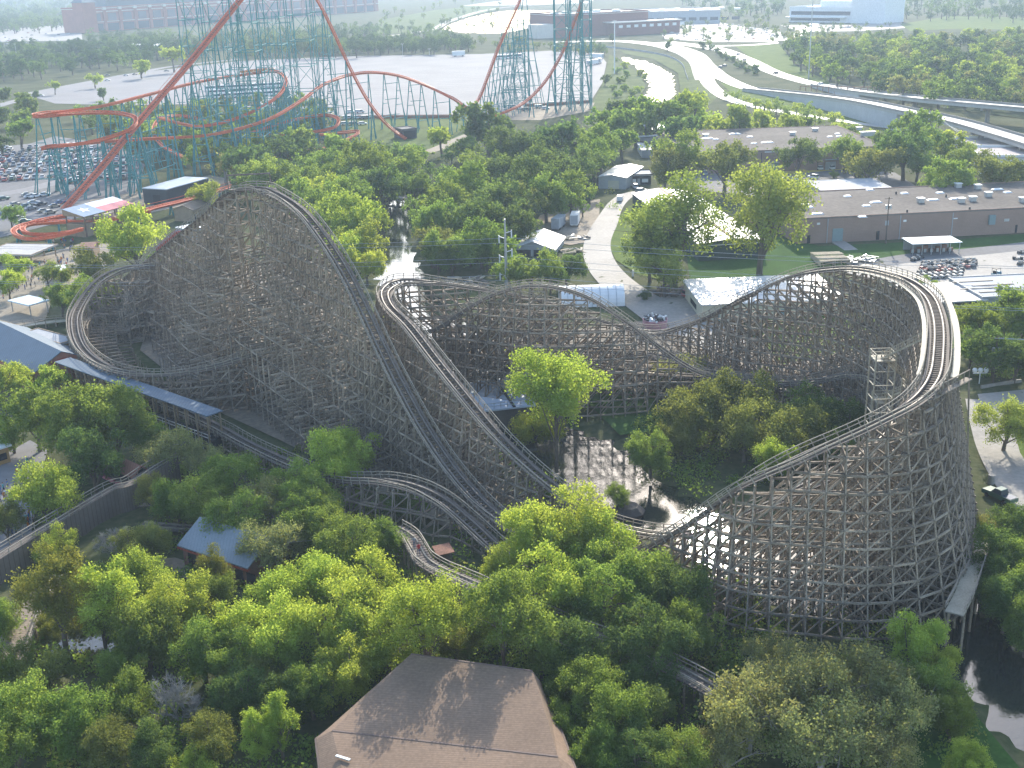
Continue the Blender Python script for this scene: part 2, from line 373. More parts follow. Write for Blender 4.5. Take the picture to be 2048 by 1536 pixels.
for k in range(17):                                     # faint bay lines of the empty lot
    y = a0[1] + k * 14
    for x0 in np.arange(-210, 70, 40): pm.add([(x0, y, _zs[0]), (x0 + 30, y, _zs[0]), (x0 + 30, y + 0.35, _zs[0]), (x0, y + 0.35, _zs[0])], np.array([[0, 1, 2, 3]]))
setting('parking_bay_markings', pm, mat('faded_paint', (0.40, 0.39, 0.38), 0.8, 0.2))
sheet('car_lot', [(-60, 300), (60, 287), (110, 272), (240, 292), (290, 330), (270, 385), (200, 425), (120, 445), (0, 475), (-60, 480)], M_ASPH2)
ribbon('lot_access_road', [(-40, 395), (60, 378), (130, 360), (230, 345)], 9, M_ASPH)
ribbon('tree_lined_drive', [(-40, 222), (60, 195), (150, 180), (260, 152), (330, 135), (480, 118)], 10, M_ASPH)
sheet('dry_dirt_yard', [(180, 400), (300, 378), (420, 350), (470, 360), (420, 400), (280, 430), (190, 440)], M_DIRT)
ribbon('dirt_track', [(780, 320), (840, 308), (880, 295), (925, 275), (960, 262)], 7, M_DIRT)
sheet('dirt_apron', [(1000, 218), (1190, 205), (1180, 222), (1080, 240), (1020, 240)], M_DIRT)
sheet('far_meadow', [(740, 70), (760, 40), (870, 20), (960, 10), (1000, 18), (900, 42), (870, 62)], M_FIELD)
ribbon('lakeside_road', [(720, 78), (850, 62), (900, 42), (1000, 16), (1100, 8)], 12, M_CONC)
sheet('lakeside_plaza', [(920, 12), (1060, -6), (1200, -12), (1180, 6), (1060, 10)], M_CONC)
sheet('far_car_park', [(1310, 52), (1400, 38), (1480, 52), (1560, 62), (1570, 84), (1420, 84), (1330, 78)], M_CONC)
sheet('hall_car_park', [(1560, 50), (1700, 50), (1800, 40), (1810, 56), (1720, 62), (1600, 64)], M_CONC)
sheet('far_golf_lawn', [(1800, 48), (1900, 32), (2080, 36), (2080, 60), (1900, 58), (1820, 62)], M_LAWN)
sheet('stadium_car_park', [(-60, 60), (160, 44), (165, 80), (60, 92), (-60, 100)], M_CONC)
ribbon('boulevard', [(1110, 84), (1230, 82), (1320, 90), (1375, 105), (1412, 132), (1452, 158), (1500, 177), (1535, 183)], [18, 20, 24, 22, 16, 12, 11], M_HWY, lines=[(0.0, True, 0.3)])
ribbon('parkway', [(1330, 84), (1420, 95), (1490, 117), (1550, 145), (1610, 163), (1655, 173)], [20, 18, 13, 12, 12], M_HWY, lines=[(0.0, True, 0.3)])
ribbon('frontage_road', [(1340, 92), (1380, 108), (1405, 140), (1425, 175), (1470, 202), (1560, 222), (1680, 241), (1800, 258)], [14, 14, 12, 10, 8, 6], M_HWY)
ribbon('cross_road', [(1420, 92), (1500, 90), (1560, 84), (1600, 66), (1640, 40)], 12, M_HWY)
ribbon('bank_footpath', [(1345, 100), (1380, 122), (1392, 150), (1396, 160)], 4, M_CONC)
sheet('bright_lawn', [(1258, 412), (1300, 400), (1350, 480), (1345, 565), (1275, 548), (1232, 520), (1212, 480), (1230, 440)], M_LAWN)
sheet('storage_yard', [(1080, 415), (1200, 398), (1196, 480), (1140, 490), (1040, 470)], M_DIRT)
sheet('work_yard', [(1285, 600), (1380, 585), (1430, 640), (1560, 700), (1520, 740), (1350, 700)], M_CONC)
ribbon('service_road', [(1330, 378), (1262, 388), (1238, 402), (1212, 445), (1194, 490), (1204, 530), (1240, 570), (1300, 612), (1370, 660)], [7, 6, 6.5, 8, 8, 8.5, 9.5, 11, 12], M_CONC)
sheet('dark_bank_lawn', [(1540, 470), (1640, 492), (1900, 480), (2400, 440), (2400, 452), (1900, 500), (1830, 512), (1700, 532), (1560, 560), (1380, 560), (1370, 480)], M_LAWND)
sheet('delivery_yard', [(1690, 545), (1700, 532), (1830, 512), (1960, 495), (2400, 440), (2420, 640), (1960, 610), (1830, 575)], M_CONC)
ribbon('delivery_lane', [(1700, 538), (1830, 514), (1960, 502), (2400, 452)], 8, M_ASPH2)
sheet('staff_parking', [(1340, 360), (1420, 342), (1530, 352), (1700, 338), (1790, 345), (1860, 390), (1640, 400), (1480, 390), (1380, 378)], M_ASPH2)
sheet('staff_parking_island', [(1430, 376), (1530, 362), (1640, 368), (1700, 362), (1640, 376), (1500, 380)], M_TAN)
sheet('drive_apron', [(1955, 788), (2400, 745), (2400, 778), (1965, 818)], M_CONC)
ribbon('pickup_drive', [(2420, 1330), (2220, 1170), (2110, 1060), (2040, 975), (2000, 905), (1982, 850), (1970, 800)], 7, M_CONC)
sheet('verge_lawn', [(2015, 815), (2420, 785), (2420, 1240), (2120, 1030), (2040, 905)], M_LAWN)
sheet('plaza', [(-40, 540), (60, 515), (170, 485), (260, 490), (200, 540), (110, 585), (90, 640), (-40, 670)], M_TAN)
sheet('midway_path', [(-40, 1010), (15, 905), (60, 880), (95, 900), (80, 960), (60, 1080), (-40, 1130)], M_ASPH)
sheet('queue_path', [(230, 985), (330, 985), (340, 1010), (250, 1015)], M_DIRT)
sheet('pavilion_path', [(280, 1120), (350, 1115), (460, 1150), (420, 1165), (300, 1145)], M_DIRT)
sheet('coaster_ground_dirt', [(330, 560), (560, 520), (760, 700), (1000, 960), (1080, 1050), (900, 1060), (700, 950), (560, 880), (430, 820), (280, 700)], mat('bare_earth', (0.20, 0.165, 0.12), 0.95, 0.3, 0.15, 1.5))
sheet('coaster_yard_dirt', [(900, 690), (1300, 640), (1420, 700), (1700, 640), (1800, 700), (1700, 790), (1400, 775), (1300, 770), (1080, 760)], mat('bare_earth', (0.2, 0.165, 0.12)))
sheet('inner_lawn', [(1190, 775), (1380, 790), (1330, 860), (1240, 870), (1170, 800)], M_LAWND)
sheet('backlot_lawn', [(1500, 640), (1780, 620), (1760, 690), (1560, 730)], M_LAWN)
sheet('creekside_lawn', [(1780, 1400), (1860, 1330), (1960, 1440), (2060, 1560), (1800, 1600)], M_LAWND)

M_WOODF = mat('dark_green_wood_floor', (0.045, 0.06, 0.022), 0.98, 0.35, 0.1, 1.0, spec=0.03)  # dark green ground colour for the sheets under the woods
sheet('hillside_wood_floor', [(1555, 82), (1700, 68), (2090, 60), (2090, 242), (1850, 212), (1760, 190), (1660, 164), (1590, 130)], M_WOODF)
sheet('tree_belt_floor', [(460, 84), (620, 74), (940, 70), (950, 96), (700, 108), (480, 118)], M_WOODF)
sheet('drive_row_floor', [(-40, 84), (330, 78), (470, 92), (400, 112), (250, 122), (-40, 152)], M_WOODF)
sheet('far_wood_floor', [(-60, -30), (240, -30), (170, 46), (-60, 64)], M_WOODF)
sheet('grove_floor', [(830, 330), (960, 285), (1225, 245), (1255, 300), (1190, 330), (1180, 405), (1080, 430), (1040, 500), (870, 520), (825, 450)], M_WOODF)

# ------------------------------------------------------------------ buildings
def hpx(a, v):
    """height at which the vertical over ground point a reaches image row v"""
    lo, hi = 0.0, 78.0
    for _ in range(50):
        m = (lo + hi) / 2
        if project((a[0], a[1], m))[1] > v: lo = m
        else: hi = m
    return lo
def lc(b, p):
    o, a = b['fr']; c, s = math.cos(a), math.sin(a); d = np.asarray(p)[:2] - o[:2]
    return c * d[0] + s * d[1], -s * d[0] + c * d[1]
def bld(name, label, cat, A, B, C, h, wall, roof, kind='flat', rise=1.5, over=0.3, base=0.0, walls=True, group=None, parapet=0.35, slab=0.3):
    A, B, C = (np.asarray(x, float) for x in (A, B, C)); ang = math.atan2(B[1] - A[1], B[0] - A[0]); L = math.hypot(*(B - A)[:2])
    fr = (np.array([A[0], A[1], 0.0]), ang); b = dict(fr=fr, L=L, h=h); D = abs(lc(b, C)[1]) if C.size > 1 else float(C); b['D'] = D
    r = thing(name, label, cat, (A[0], A[1], 0), group); b['root'] = r
    if walls:
        w = MB(fr); w.box(0, L, 0, D, base, h, 0)
        if kind == 'gx': w.add([(0, 0, h), (0, D, h), (0, D / 2, h + rise), (0.2, 0, h), (0.2, D, h), (0.2, D / 2, h + rise)], [(0, 2, 1), (3, 4, 5), (0, 3, 5, 2), (1, 2, 5, 4)]).add([(L - .2, 0, h), (L - .2, D, h), (L - .2, D / 2, h + rise), (L, 0, h), (L, D, h), (L, D / 2, h + rise)], [(0, 2, 1), (3, 4, 5), (0, 3, 5, 2), (1, 2, 5, 4)])
        if kind == 'gy': w.add([(0, 0, h), (L, 0, h), (L / 2, 0, h + rise), (0, 0.2, h), (L, 0.2, h), (L / 2, 0.2, h + rise)], [(0, 1, 2), (3, 5, 4), (0, 2, 5, 3), (1, 4, 5, 2)])
        b['wall'] = part('wall', w, wall, r)
    f = MB(fr); o = over
    if kind == 'flat':
        f.box(-o, L + o, -o, D + o, h + 0.003, h + slab)
        if parapet > 0:
            z0, z1 = h + slab + .002, h + slab + parapet
            f.box(-o, L + o, -o, -o + .3, z0, z1, 1).box(-o, L + o, D + o - .3, D + o, z0, z1, 1).box(-o, -o + .3, -o + .302, D + o - .302, z0, z1, 1).box(L + o - .3, L + o, -o + .302, D + o - .302, z0, z1, 1)
        b['top'] = h + slab
    else:
        t = 0.18
        if kind == 'gx':
            k = rise / (D / 2)
            prof = [(-o, h - o * k), (D / 2, h + rise), (D + o, h - o * k), (D + o, h - o * k + t), (D / 2, h + rise + t), (-o, h - o * k + t)]
            V = [(-o, y, z + .01) for y, z in prof] + [(L + o, y, z + .01) for y, z in prof]
        else:
            k = rise / (L / 2)
            prof = [(-o, h - o * k), (L / 2, h + rise), (L + o, h - o * k), (L + o, h - o * k + t), (L / 2, h + rise + t), (-o, h - o * k + t)]
            V = [(x, -o, z + .01) for x, z in prof] + [(x, D + o, z + .01) for x, z in prof]
        fs = [(0, 1, 7, 6), (1, 2, 8, 7), (2, 3, 9, 8), (3, 4, 10, 9), (4, 5, 11, 10), (5, 0, 6, 11), (0, 5, 4, 1), (1, 4, 3, 2), (6, 7, 10, 11), (7, 8, 9, 10)]
        f.add(V, fs)
        b['top'] = h + rise
    b['roof'] = part('roof', f, [roof, wall if kind == 'flat' else roof], r)
    return b
def front(b, name, x0, x1, z0, z1, m, out=0.08, parent=None, label=None):
    return part(name, MB(b['fr']).box(x0, x1, -out, -0.003, z0, z1), m, parent or b['root'], label)
def side(b, name, y0, y1, z0, z1, m, left=True, out=0.08):
    x = (-out, -0.003) if left else (b['L'] + .003, b['L'] + out)
    return part(name, MB(b['fr']).box(x[0], x[1], y0, y1, z0, z1), m, b['root'])
def on_roof(b, name, x, y, sx, sy, hh, m, label=None, dome=False):
    f = MB(b['fr']); z = b['top'] + .002
    if dome: f.add([(x - sx, y - sy, z), (x + sx, y - sy, z), (x + sx, y + sy, z), (x - sx, y + sy, z), (x - sx * .7, y - sy * .7, z + hh), (x + sx * .7, y - sy * .7, z + hh), (x + sx * .7, y + sy * .7, z + hh), (x - sx * .7, y + sy * .7, z + hh)], _BF)
    else: f.box(x - sx, x + sx, y - sy, y + sy, z, z + hh)
    return part(name, f, m, b['roof'], label)
def posts(b, name, xs, ys, z0, z1, m, w=0.2):
    for x in xs:
        for y in ys: part(name, MB(b['fr']).box(x - w / 2, x + w / 2, y - w / 2, y + w / 2, z0, z1), m, b['root'])
M_BRICK = mat_striped('brown_brick', (0.30, 0.20, 0.155), (0.24, 0.165, 0.13), 0.4, 2, 0.9, 0.2)
M_BRICKR = mat('red_brick', (0.33, 0.14, 0.10), 0.9, 0.15, 0.1, 1.0)
M_GRAVEL = mat('gravel_roofing', (0.155, 0.133, 0.112), 0.97, 0.28, 0.07, 1.0, spec=.1)
M_WHITE = mat('white_painted_metal', (0.70, 0.70, 0.68), 0.5, 0.06, 0.2, 2.0, spec=0.5)
M_WHITER = mat_striped('white_seamed_roof', (0.58, 0.57, 0.55), (0.44, 0.44, 0.43), 1.2, 0, 0.4, 0.08)
M_CREAM = mat('cream_sheet_wall', (0.50, 0.46, 0.33), 0.7, 0.1, 0.3, 2.0)
M_GREYW = mat('grey_sheet_wall', (0.33, 0.34, 0.34), 0.6, 0.1, 0.3, 2.0)
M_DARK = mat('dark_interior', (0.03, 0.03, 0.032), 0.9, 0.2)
M_BLUER = mat_striped('blue_grey_seamed_roof', (0.12, 0.16, 0.20), (0.085, 0.12, 0.155), 0.6, 0, 0.75, 0.12)
M_GREYR = mat('grey_felt_roof', (0.36, 0.37, 0.38), 0.85, 0.12, 0.1, 1.0)
M_STEEL = mat('galvanised_steel', (0.45, 0.47, 0.48), 0.4, 0.1, 0.5, 4.0, metal=0.6)
M_TRIM = mat('pale_stone_trim', (0.55, 0.51, 0.45), 0.8, 0.1)
M_GLASS = mat('dark_window_glass', (0.04, 0.055, 0.07), 0.1, 0.0, spec=0.6)
M_DOORG = mat('grey_green_door', (0.20, 0.26, 0.26), 0.6, 0.1)
M_REDW = mat('red_painted_wood', (0.33, 0.07, 0.05), 0.7, 0.15)
M_TANW = mat('tan_plank_wall', (0.30, 0.22, 0.14), 0.85, 0.2)
M_BLACK = mat('black_paint', (0.02, 0.02, 0.022), 0.6, 0.1)
M_RUST = mat('rusty_sheet', (0.28, 0.13, 0.08), 0.8, 0.35, 0.5, 4.0)

# long brick warehouse with skylights
A = P(1592, 489); B = P(2420, 447); h = hpx(A, 440)
w = bld('brick_warehouse', 'long brown brick warehouse with white skylights along its flat roof, beside the delivery yard', 'warehouse', A, B, P(1612, 386, h), h, M_BRICK, M_GRAVEL, over=0.05, parapet=0.25)
for u, v, k in [(1635, 428, 0), (1618, 415, 1), (1733, 412, 1), (1752, 405, 0), (1866, 400, 0), (1911, 398, 0), (1809, 387, 1), (1695, 393, 1), (1995, 379, 0), (1586, 398, 1), (1740, 380, 1), (2015, 385, 1), (1725, 434, 1), (1880, 386, 1)]:
    x, y = lc(w, P(u, v, h + .3))
    on_roof(w, 'skylight', x, y, 1.9 if k == 0 else 1.2, 0.9 if k == 0 else 1.0, 0.35, M_WHITE, dome=True)
for u, v in [(1610, 417), (1841, 405), (1916, 375), (1976, 393), (1922, 405), (1945, 402), (2045, 404), (1955, 378)]:
    x, y = lc(w, P(u, v, h + .3)); u_ = on_roof(w, 'roof_vent', x, y, 0.9, 0.8, 1.3, M_STEEL)
    part('vent_cap', MB(w['fr']).box(x - 1.1, x + 1.1, y - 1.0, y + 1.0, w['top'] + 1.31, w['top'] + 1.5), M_WHITE, w['roof'])
for u, v in [(1792, 388), (1814, 425), (1939, 420), (1892, 394)]:
    x, y = lc(w, P(u, v, h + .3)); on_roof(w, 'vent_pipe', x, y, 0.2, 0.2, 0.9, M_BLACK)
for u0, u1, z0, z1, m, nm in [(1660, 1681, 0.4, 4.2, M_DOORG, 'loading_door'), (1748, 1754, 0.2, 2.8, M_BLACK, 'doorway'), (2026, 2030, 0.2, 2.6, M_BLACK, 'doorway'), (1610, 1616, .2, 2.6, M_BLACK, 'doorway'), (1764, 1771, 4.4, 5.8, M_GREYR, 'wall_panel'), (1970, 1982, 3.2, 6.0, M_DOORG, 'wall_ventilator'), (2002, 2012, 3.8, 4.6, M_STEEL, 'wall_panel'), (1800, 1806, 5.2, 5.8, M_WHITE, 'wall_lamp'), (1900, 1908, 5.3, 5.6, M_WHITE, 'wall_lamp'), (1628, 1634, 5.6, 6.2, M_WHITE, 'wall_lamp')]:
    x0 = lc(w, P(u0, 486 - (u0 - 1600) * .048))[0]; x1 = lc(w, P(u1, 486 - (u1 - 1600) * .048))[0]
    d = front(w, nm, x0, x1, z0, z1, m, out=0.12 if 'vent' not in nm else 0.9)
for u in (1796, 1911, 1640):
    x = lc(w, P(u, 478))[0]; front(w, 'drainpipe', x, x + 0.18, 0, h - .1, M_GREYR, out=0.18)
x0 = lc(w, P(1660, 484))[0]; part('ramp', MB(w['fr']).add([(x0, -14, .15), (x0 + 4, -14, .15), (x0 + 4, -.2, .42), (x0, -.2, .42), (x0, -14, -.3), (x0 + 4, -14, -.3), (x0 + 4, -.2, -.3), (x0, -.2, -.3)], [(0, 1, 2, 3), (4, 7, 6, 5), (0, 4, 5, 1), (3, 2, 6, 7), (0, 3, 7, 4), (1, 5, 6, 2)]), M_CONC, w['root'])
h2 = 5.2
a = bld('warehouse_annex', 'low annex with plain pale grey felt roof adjoining the brick warehouse', 'building', P(1642, 383, h2), P(1783, 377, h2), P(1628, 363, h2), h2, M_GREYW, M_GREYR, over=0.05, parapet=0.15)
part('roof_seam', MB(a['fr']).box(a['L'] * .48, a['L'] * .5, 0.2, a['D'] - .2, h2 + .302, h2 + .36), M_WHITE, a['roof'])
# rear brick building
A = P(1372, 350); B = P(1768, 336); h = hpx(P(1500, 346), 304)
r = bld('brick_workshop', 'brown brick workshop with blue service window behind the staff parking', 'building', A, B, P(1400, 262, h), h, M_BRICK, M_GRAVEL, over=0.05, parapet=0.2)
for u, v, k in [(1415, 277, 0), (1432, 279, 1), (1500, 274, 2), (1508, 287, 1), (1535, 285, 0), (1585, 270, 3), (1660, 274, 1), (1675, 268, 1), (1678, 273, 1), (1630, 262, 3), (1718, 260, 3), (1411, 274, 3), (1690, 283, 1), (1735, 272, 4), (1470, 268, 0)]:
    x, y = lc(r, P(u, v, h + .3)); y = min(max(y, 1), r['D'] - 1)
    if k in (3, 4): on_roof(r, 'roof_vent', x, y, 1.0 + 1.8 * (k == 4), 0.9, 1.2 + .5 * (k == 4), M_STEEL); part('vent_cap', MB(r['fr']).box(x - 1.3 - 2 * (k == 4), x + 1.3 + 2 * (k == 4), y - 1.1, y + 1.1, r['top'] + 1.21 + .5 * (k == 4), r['top'] + 1.4 + .5 * (k == 4)), M_WHITE, r['roof'])
    else: on_roof(r, 'skylight', x, y, (2.6, 1.2, 1.4)[k], (1.2, .9, 1)[k], .35, M_WHITE, dome=True)
def fx(b, u, v=344): return lc(b, P(u, v))[0]
front(r, 'service_window', fx(r, 1531), fx(r, 1557), .8, 3.6, mat('blue_panel', (.12, .24, .36), .6), out=.3); front(r, 'window_awning', fx(r, 1528), fx(r, 1558), 3.7, 4.1, M_STEEL, out=1.4)
front(r, 'window_notice', fx(r, 1540), fx(r, 1547), 2.2, 3.2, M_WHITE, out=.36)
d_ = front(r, 'garage_door', fx(r, 1657), fx(r, 1679), 0.1, 3.3, M_GREYR, out=.1); front(r, 'door_canopy', fx(r, 1655), fx(r, 1682), 4.0, 4.3, M_GREYW, out=1.5)
front(r, 'roof_gutter', fx(r, 1527), fx(r, 1558), h - .5, h - .1, M_WHITE, out=.3)
for u in (1520, 1568, 1640, 1700): front(r, 'drainpipe', fx(r, u), fx(r, u) + .2, 0, h - .6, M_BLACK, out=.16)
front(r, 'kerb', fx(r, 1400), fx(r, 1700), 0.0, 0.15, mat('yellow_kerb', (.5, .38, .08)), out=5.5)
# white gabled shed and small office by the service road
A = P(1197, 377); B = P(1252, 379); h = hpx(A, 354)
s = bld('white_shed', 'pale metal shed with ribbed white roof and roller door at top of the service road', 'shed', A, B, P(1197, 326, h + 1), h, M_GREYW, M_WHITER, 'gy', 0.9)
front(s, 'roller_door', s['L'] * .35, s['L'] * .75, 0.05, h * .72, M_CREAM)
A = P(1254, 370); B = P(1302, 369); h = hpx(A, 352)
s = bld('gate_office', 'small low office with two white windows beside the pale metal shed', 'office', A, B, P(1256, 343, h), h, M_DARK, M_GREYR, over=.5)
for f in (.12, .62):
    wn = front(s, 'window', s['L'] * f, s['L'] * (f + .26), .9, 2.2, M_WHITE)
front(s, 'door', s['L'] * .43, s['L'] * .55, .05, 2.3, M_GREYW)
# long white roof between the two tall pale trees
h = 5.0
s = bld('white_hall', 'long white metal roofed hall half hidden between two tall pale trees', 'building', P(1398, 489, h), P(1532, 481, h), P(1398, 380, h), h, mat('dark_green_wall', (.05, .07, .06)), M_WHITER, 'gy', 1.2)
part('ridge_cap', MB(s['fr']).box(s['L'] / 2 - .5, s['L'] / 2 + .5, .1, s['D'] - .1, h + 1.2, h + 1.5), mat('rust_ridge', (.45, .27, .18)), s['roof'])
front(s, 'eave_board', -.3, s['L'] + .3, h - .5, h - .35, M_WHITE, out=.25)
# white roofed block behind the right hill
h = 4.0
s = bld('white_roofed_store', 'cream walled store with broad flat white roof behind the coaster hill', 'building', P(1405, 611, h), P(1690, 599, h), P(1382, 561, h), h, M_CREAM, M_WHITER, over=.4, parapet=0)
for f in (.08, .3, .55, .8): front(s, 'door', s['L'] * f, s['L'] * f + 1.4, .05, 2.3, M_DOORG)
side(s, 'window', s['D'] * .3, s['D'] * .6, 1, 2.2, M_DARK)
s = bld('open_white_shed', 'white flat roofed shed with a dark open front right of the high hill', 'shed', P(1842, 608, h), P(1972, 601, h), P(1846, 570, h), h, M_DARK, M_WHITER, over=.4, parapet=0)
posts(s, 'post', [0.3, s['L'] / 2, s['L'] - .3], [-.25], 0, h - .01, M_STEEL)
s = bld('grey_workshop', 'grey felt roofed workshop with raised dark roof strips at right edge of the delivery yard', 'building', P(1966, 597, 4.4), P(2140, 588, 4.4), P(1925, 557, 4.4), 4.4, M_GREYW, M_GREYR, over=.3, parapet=.2)
for i, (u, v) in enumerate([(1945, 563), (1985, 570), (1960, 577), (2000, 583)]):
    x, y = lc(s, P(u, v, 4.7)); on_roof(s, 'roof_strip', x, y, 5, .35, .15, M_BLACK)
# open parts canopy in the delivery yard
h = 3.4
s = bld('parts_canopy', 'open fronted canopy with pale blue sheet roof over shelves in the delivery yard', 'canopy', P(1826, 489, h), P(1922, 485, h), P(1812, 477, h), h, M_DARK, mat_striped('pale_blue_roof', (.42, .52, .56), (.3, .4, .45), .8, 0, .4), over=.3, parapet=0, walls=False, slab=.2)
posts(s, 'post', np.linspace(.2, s['L'] - .2, 6), [.2], 0, h, M_STEEL, .15)
part('back_wall', MB(s['fr']).box(.2, s['L'] - .2, s['D'] - .3, s['D'] - .1, 0, h), M_GREYW, s['root'])
for i in range(7):
    x = 1 + i * (s['L'] - 2) / 6.5
    part('shelf', MB(s['fr']).box(x, x + 1.3, s['D'] * .45, s['D'] * .45 + .8, 0, 1.2 + .5 * (i % 3), 0).box(x, x + .7, s['D'] * .45 - .3, s['D'] * .45 - .05, .2, 1.2, 1), [mat('mixed_crates', (.22, .12, .09)), M_STEEL], s['root'])
# gabled shed in the middle yard
A = P(1024, 512); B = P(1108, 514); h = hpx(A, 497)
s = bld('gabled_shed', 'white gabled workshop with dark open front near the steel power pylon', 'shed', A, B, P(1035, 472, h), h, M_GREYW, M_WHITER, 'gy', 2.2, .6)
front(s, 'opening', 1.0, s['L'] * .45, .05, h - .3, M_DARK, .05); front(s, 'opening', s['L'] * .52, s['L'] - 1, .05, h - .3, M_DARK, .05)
front(s, 'gable_panel', s['L'] * .1, s['L'] * .9, h + .05, h + .5, M_GREYR, .06)
# white tunnel tent
A, B = P(1120, 616), P(1250, 612); ang = math.atan2(*(B - A)[[1, 0]]); L_ = math.hypot(*(B - A)[:2]); fr = (np.array([A[0], A[1], 0]), ang)
t = thing('tunnel_tent', 'long white half round tunnel tent behind the middle coaster hill', 'tent', (A[0], A[1], 0)); k = np.linspace(0, math.pi, 15); R_ = 4.2
V = np.concatenate([np.stack([np.full(15, x), R_ - R_ * np.cos(k), 4.4 * np.sin(k)], 1) for x in np.linspace(0, L_, 9)])
i = (np.arange(8)[:, None] * 15 + np.arange(14)).ravel()
part('cover', MB(fr).add(V, np.stack([i, i + 1, i + 16, i + 15], 1)).add(V[:15], [np.arange(15)]).add(V[-15:], [np.arange(15)[::-1]]), mat('white_fabric', (.78, .78, .76), .7, .05, .5), t, smooth=False)
for x in np.linspace(0, L_, 9)[1:-1]: part('hoop', MB(fr).tube(np.stack([np.full(15, x), R_ - (R_ + .06) * np.cos(k), 4.46 * np.sin(k)], 1), .07, 5), M_STEEL, t)
# pump house over the water
h = 3.2
s = bld('pump_house', 'flat two panel pale blue roof of the pump house on the pond bank', 'building', P(962, 824, h), P(1068, 812, h), P(932, 768, h), h, mat('pump_house_wall', (.10, .09, .08)), mat('pale_blue_grey_roof', (.46, .52, .58), .6, .06, .2), over=.3, parapet=0, base=-1.5)
part('roof_gap', MB(s['fr']).box(s['L'] * .6, s['L'] * .6 + .5, -.3, s['D'] + .3, h + .305, h + .42), M_DARK, s['roof'])
rl = MB(s['fr']); xs = np.linspace(0, s['L'], 9)
for y in (.1, s['D'] - .1):
    rl.beams([(x, y, h + .31) for x in xs], [(x, y, h + 1.35) for x in xs], .09)
    for z in (.8, 1.35): rl.beams([(0, y, h + z)], [(s['L'], y, h + z)], .08)
    part('roof_railing', rl, M_STEEL, s['roof']); rl = MB(s['fr'])
# sheds at the far end of the yard
s = bld('flat_canopy', 'flat pale roofed open canopy in front of the bright creekside bushes', 'canopy', P(1293, 260, 4.5), P(1372, 258, 4.5), P(1314, 249, 4.5), 4.5, M_DARK, M_WHITE, walls=False, parapet=0, slab=.3)
posts(s, 'post', np.linspace(.3, s['L'] - .3, 5), [.3, s['D'] - .3], 0, 4.5, M_STEEL)
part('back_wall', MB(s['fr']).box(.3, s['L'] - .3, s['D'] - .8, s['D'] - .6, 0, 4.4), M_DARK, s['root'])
s = bld('grey_roof_shed', 'small shed with smooth blue grey roof left of the brick workshop', 'shed', P(1284, 301, 3.2), P(1321, 300, 3.2), P(1271, 287, 3.2), 3.2, M_GREYW, mat('smooth_bluegrey', (.42, .45, .50), .5), parapet=0)
front(s, 'door', s['L'] * .6, s['L'] * .8, .05, 2.3, M_DARK)
s = bld('dark_gate_house', 'dark low shed with white roof edge adjoining the brick workshop', 'shed', P(1318, 291, 4), P(1366, 287, 4), P(1328, 272, 4), 4, M_DARK, mat('dark_roof', (.09, .1, .1)), parapet=0)
part('roof_edge', MB(s['fr']).box(2, s['L'], s['D'] - .2, s['D'] + .3, 4.31, 4.9), M_WHITE, s['roof'])
# dark shed of the red coaster
h = 6.0
s = bld('dark_train_shed', 'long black sided shed with pale grey roof beside the red coaster station', 'shed', P(333, 380, h), P(416, 357, h), P(290, 376, h), h, mat('black_cladding', (.035, .04, .045), .6, .15), mat('pale_grey_roof', (.42, .46, .50), .5, .1, .1), over=.1, parapet=0)
side(s, 'door', s['D'] * .3, s['D'] * .6, .1, 4, M_BLACK)
# red coaster station with the state flag on the roof
h = 6.6
A, B, C = P(168, 435, h), P(266, 409, h), P(138, 418, 8.4)
s = bld('coaster_station', 'brown coaster station with a lone star flag painted on its sloping roof', 'station', A, B, C, h, M_TANW, M_TANW, walls=False, parapet=0, slab=.2, over=.1)
L_, D_ = s['L'], s['D']
part('platform', MB(s['fr']).box(0, L_ * .55, .5, D_ - .5, 0, 4.2).box(L_ * .551, L_, .8, D_ - .8, 0, 2.5), M_TANW, s['root'])
part('tower_wall', MB(s['fr']).box(L_ * .32, L_ * .48, -2.2, .49, 0, 6.4), mat('tan_stucco', (.36, .29, .22)), s['root'])
posts(s, 'post', np.linspace(.4, L_ - .4, 7), [.3, D_ - .3], 0, h, mat('brown_post', (.16, .11, .08)), .35)
part('railing', MB(s['fr']).beams([(0, .6, 5.3), (0, .6, 4.9)], [(L_ * .55, .6, 5.3), (L_ * .55, .6, 4.9)], .1), M_TANW, s['root'])
fl = MB(s['fr']); xb = L_ * .42; e = .3; sl_ = 1.8 / D_; zz_ = lambda y: h + .3 + y * sl_
def slab(m, x0, x1, y0, y1, k, up=.05):
    m.add([(x0, y0, zz_(y0)), (x1, y0, zz_(y0)), (x1, y1, zz_(y1)), (x0, y1, zz_(y1)), (x0, y0, zz_(y0) + up), (x1, y0, zz_(y0) + up), (x1, y1, zz_(y1) + up), (x0, y1, zz_(y1) + up)], _BF, k)
slab(fl, -e, xb, -e, D_ + e, 0); slab(fl, xb + .003, L_ + e, D_ / 2 + .003, D_ + e, 1); slab(fl, xb + .003, L_ + e, -e, D_ / 2, 2)
pl_ = MB(s['fr']); pl_.add([(-e, -e, h + .21), (L_ + e, -e, h + .21), (L_ + e, D_ + e, h + .21), (-e, D_ + e, h + .21), (-e, -e, zz_(-e) - .004), (L_ + e, -e, zz_(-e) - .004), (L_ + e, D_ + e, zz_(D_ + e) - .004), (-e, D_ + e, zz_(D_ + e) - .004)], _BF); part('roof_slope', pl_, M_TANW, s['roof'])
part('painted_flag', fl, [mat('flag_blue', (.17, .24, .33), .6), mat('flag_white', (.62, .65, .68), .6), mat('flag_red', (.45, .12, .14), .6)], s['roof'])
an = np.arange(10) * math.pi / 5; rr = np.where(np.arange(10) % 2 == 0, 1.0, .4) * D_ * .27
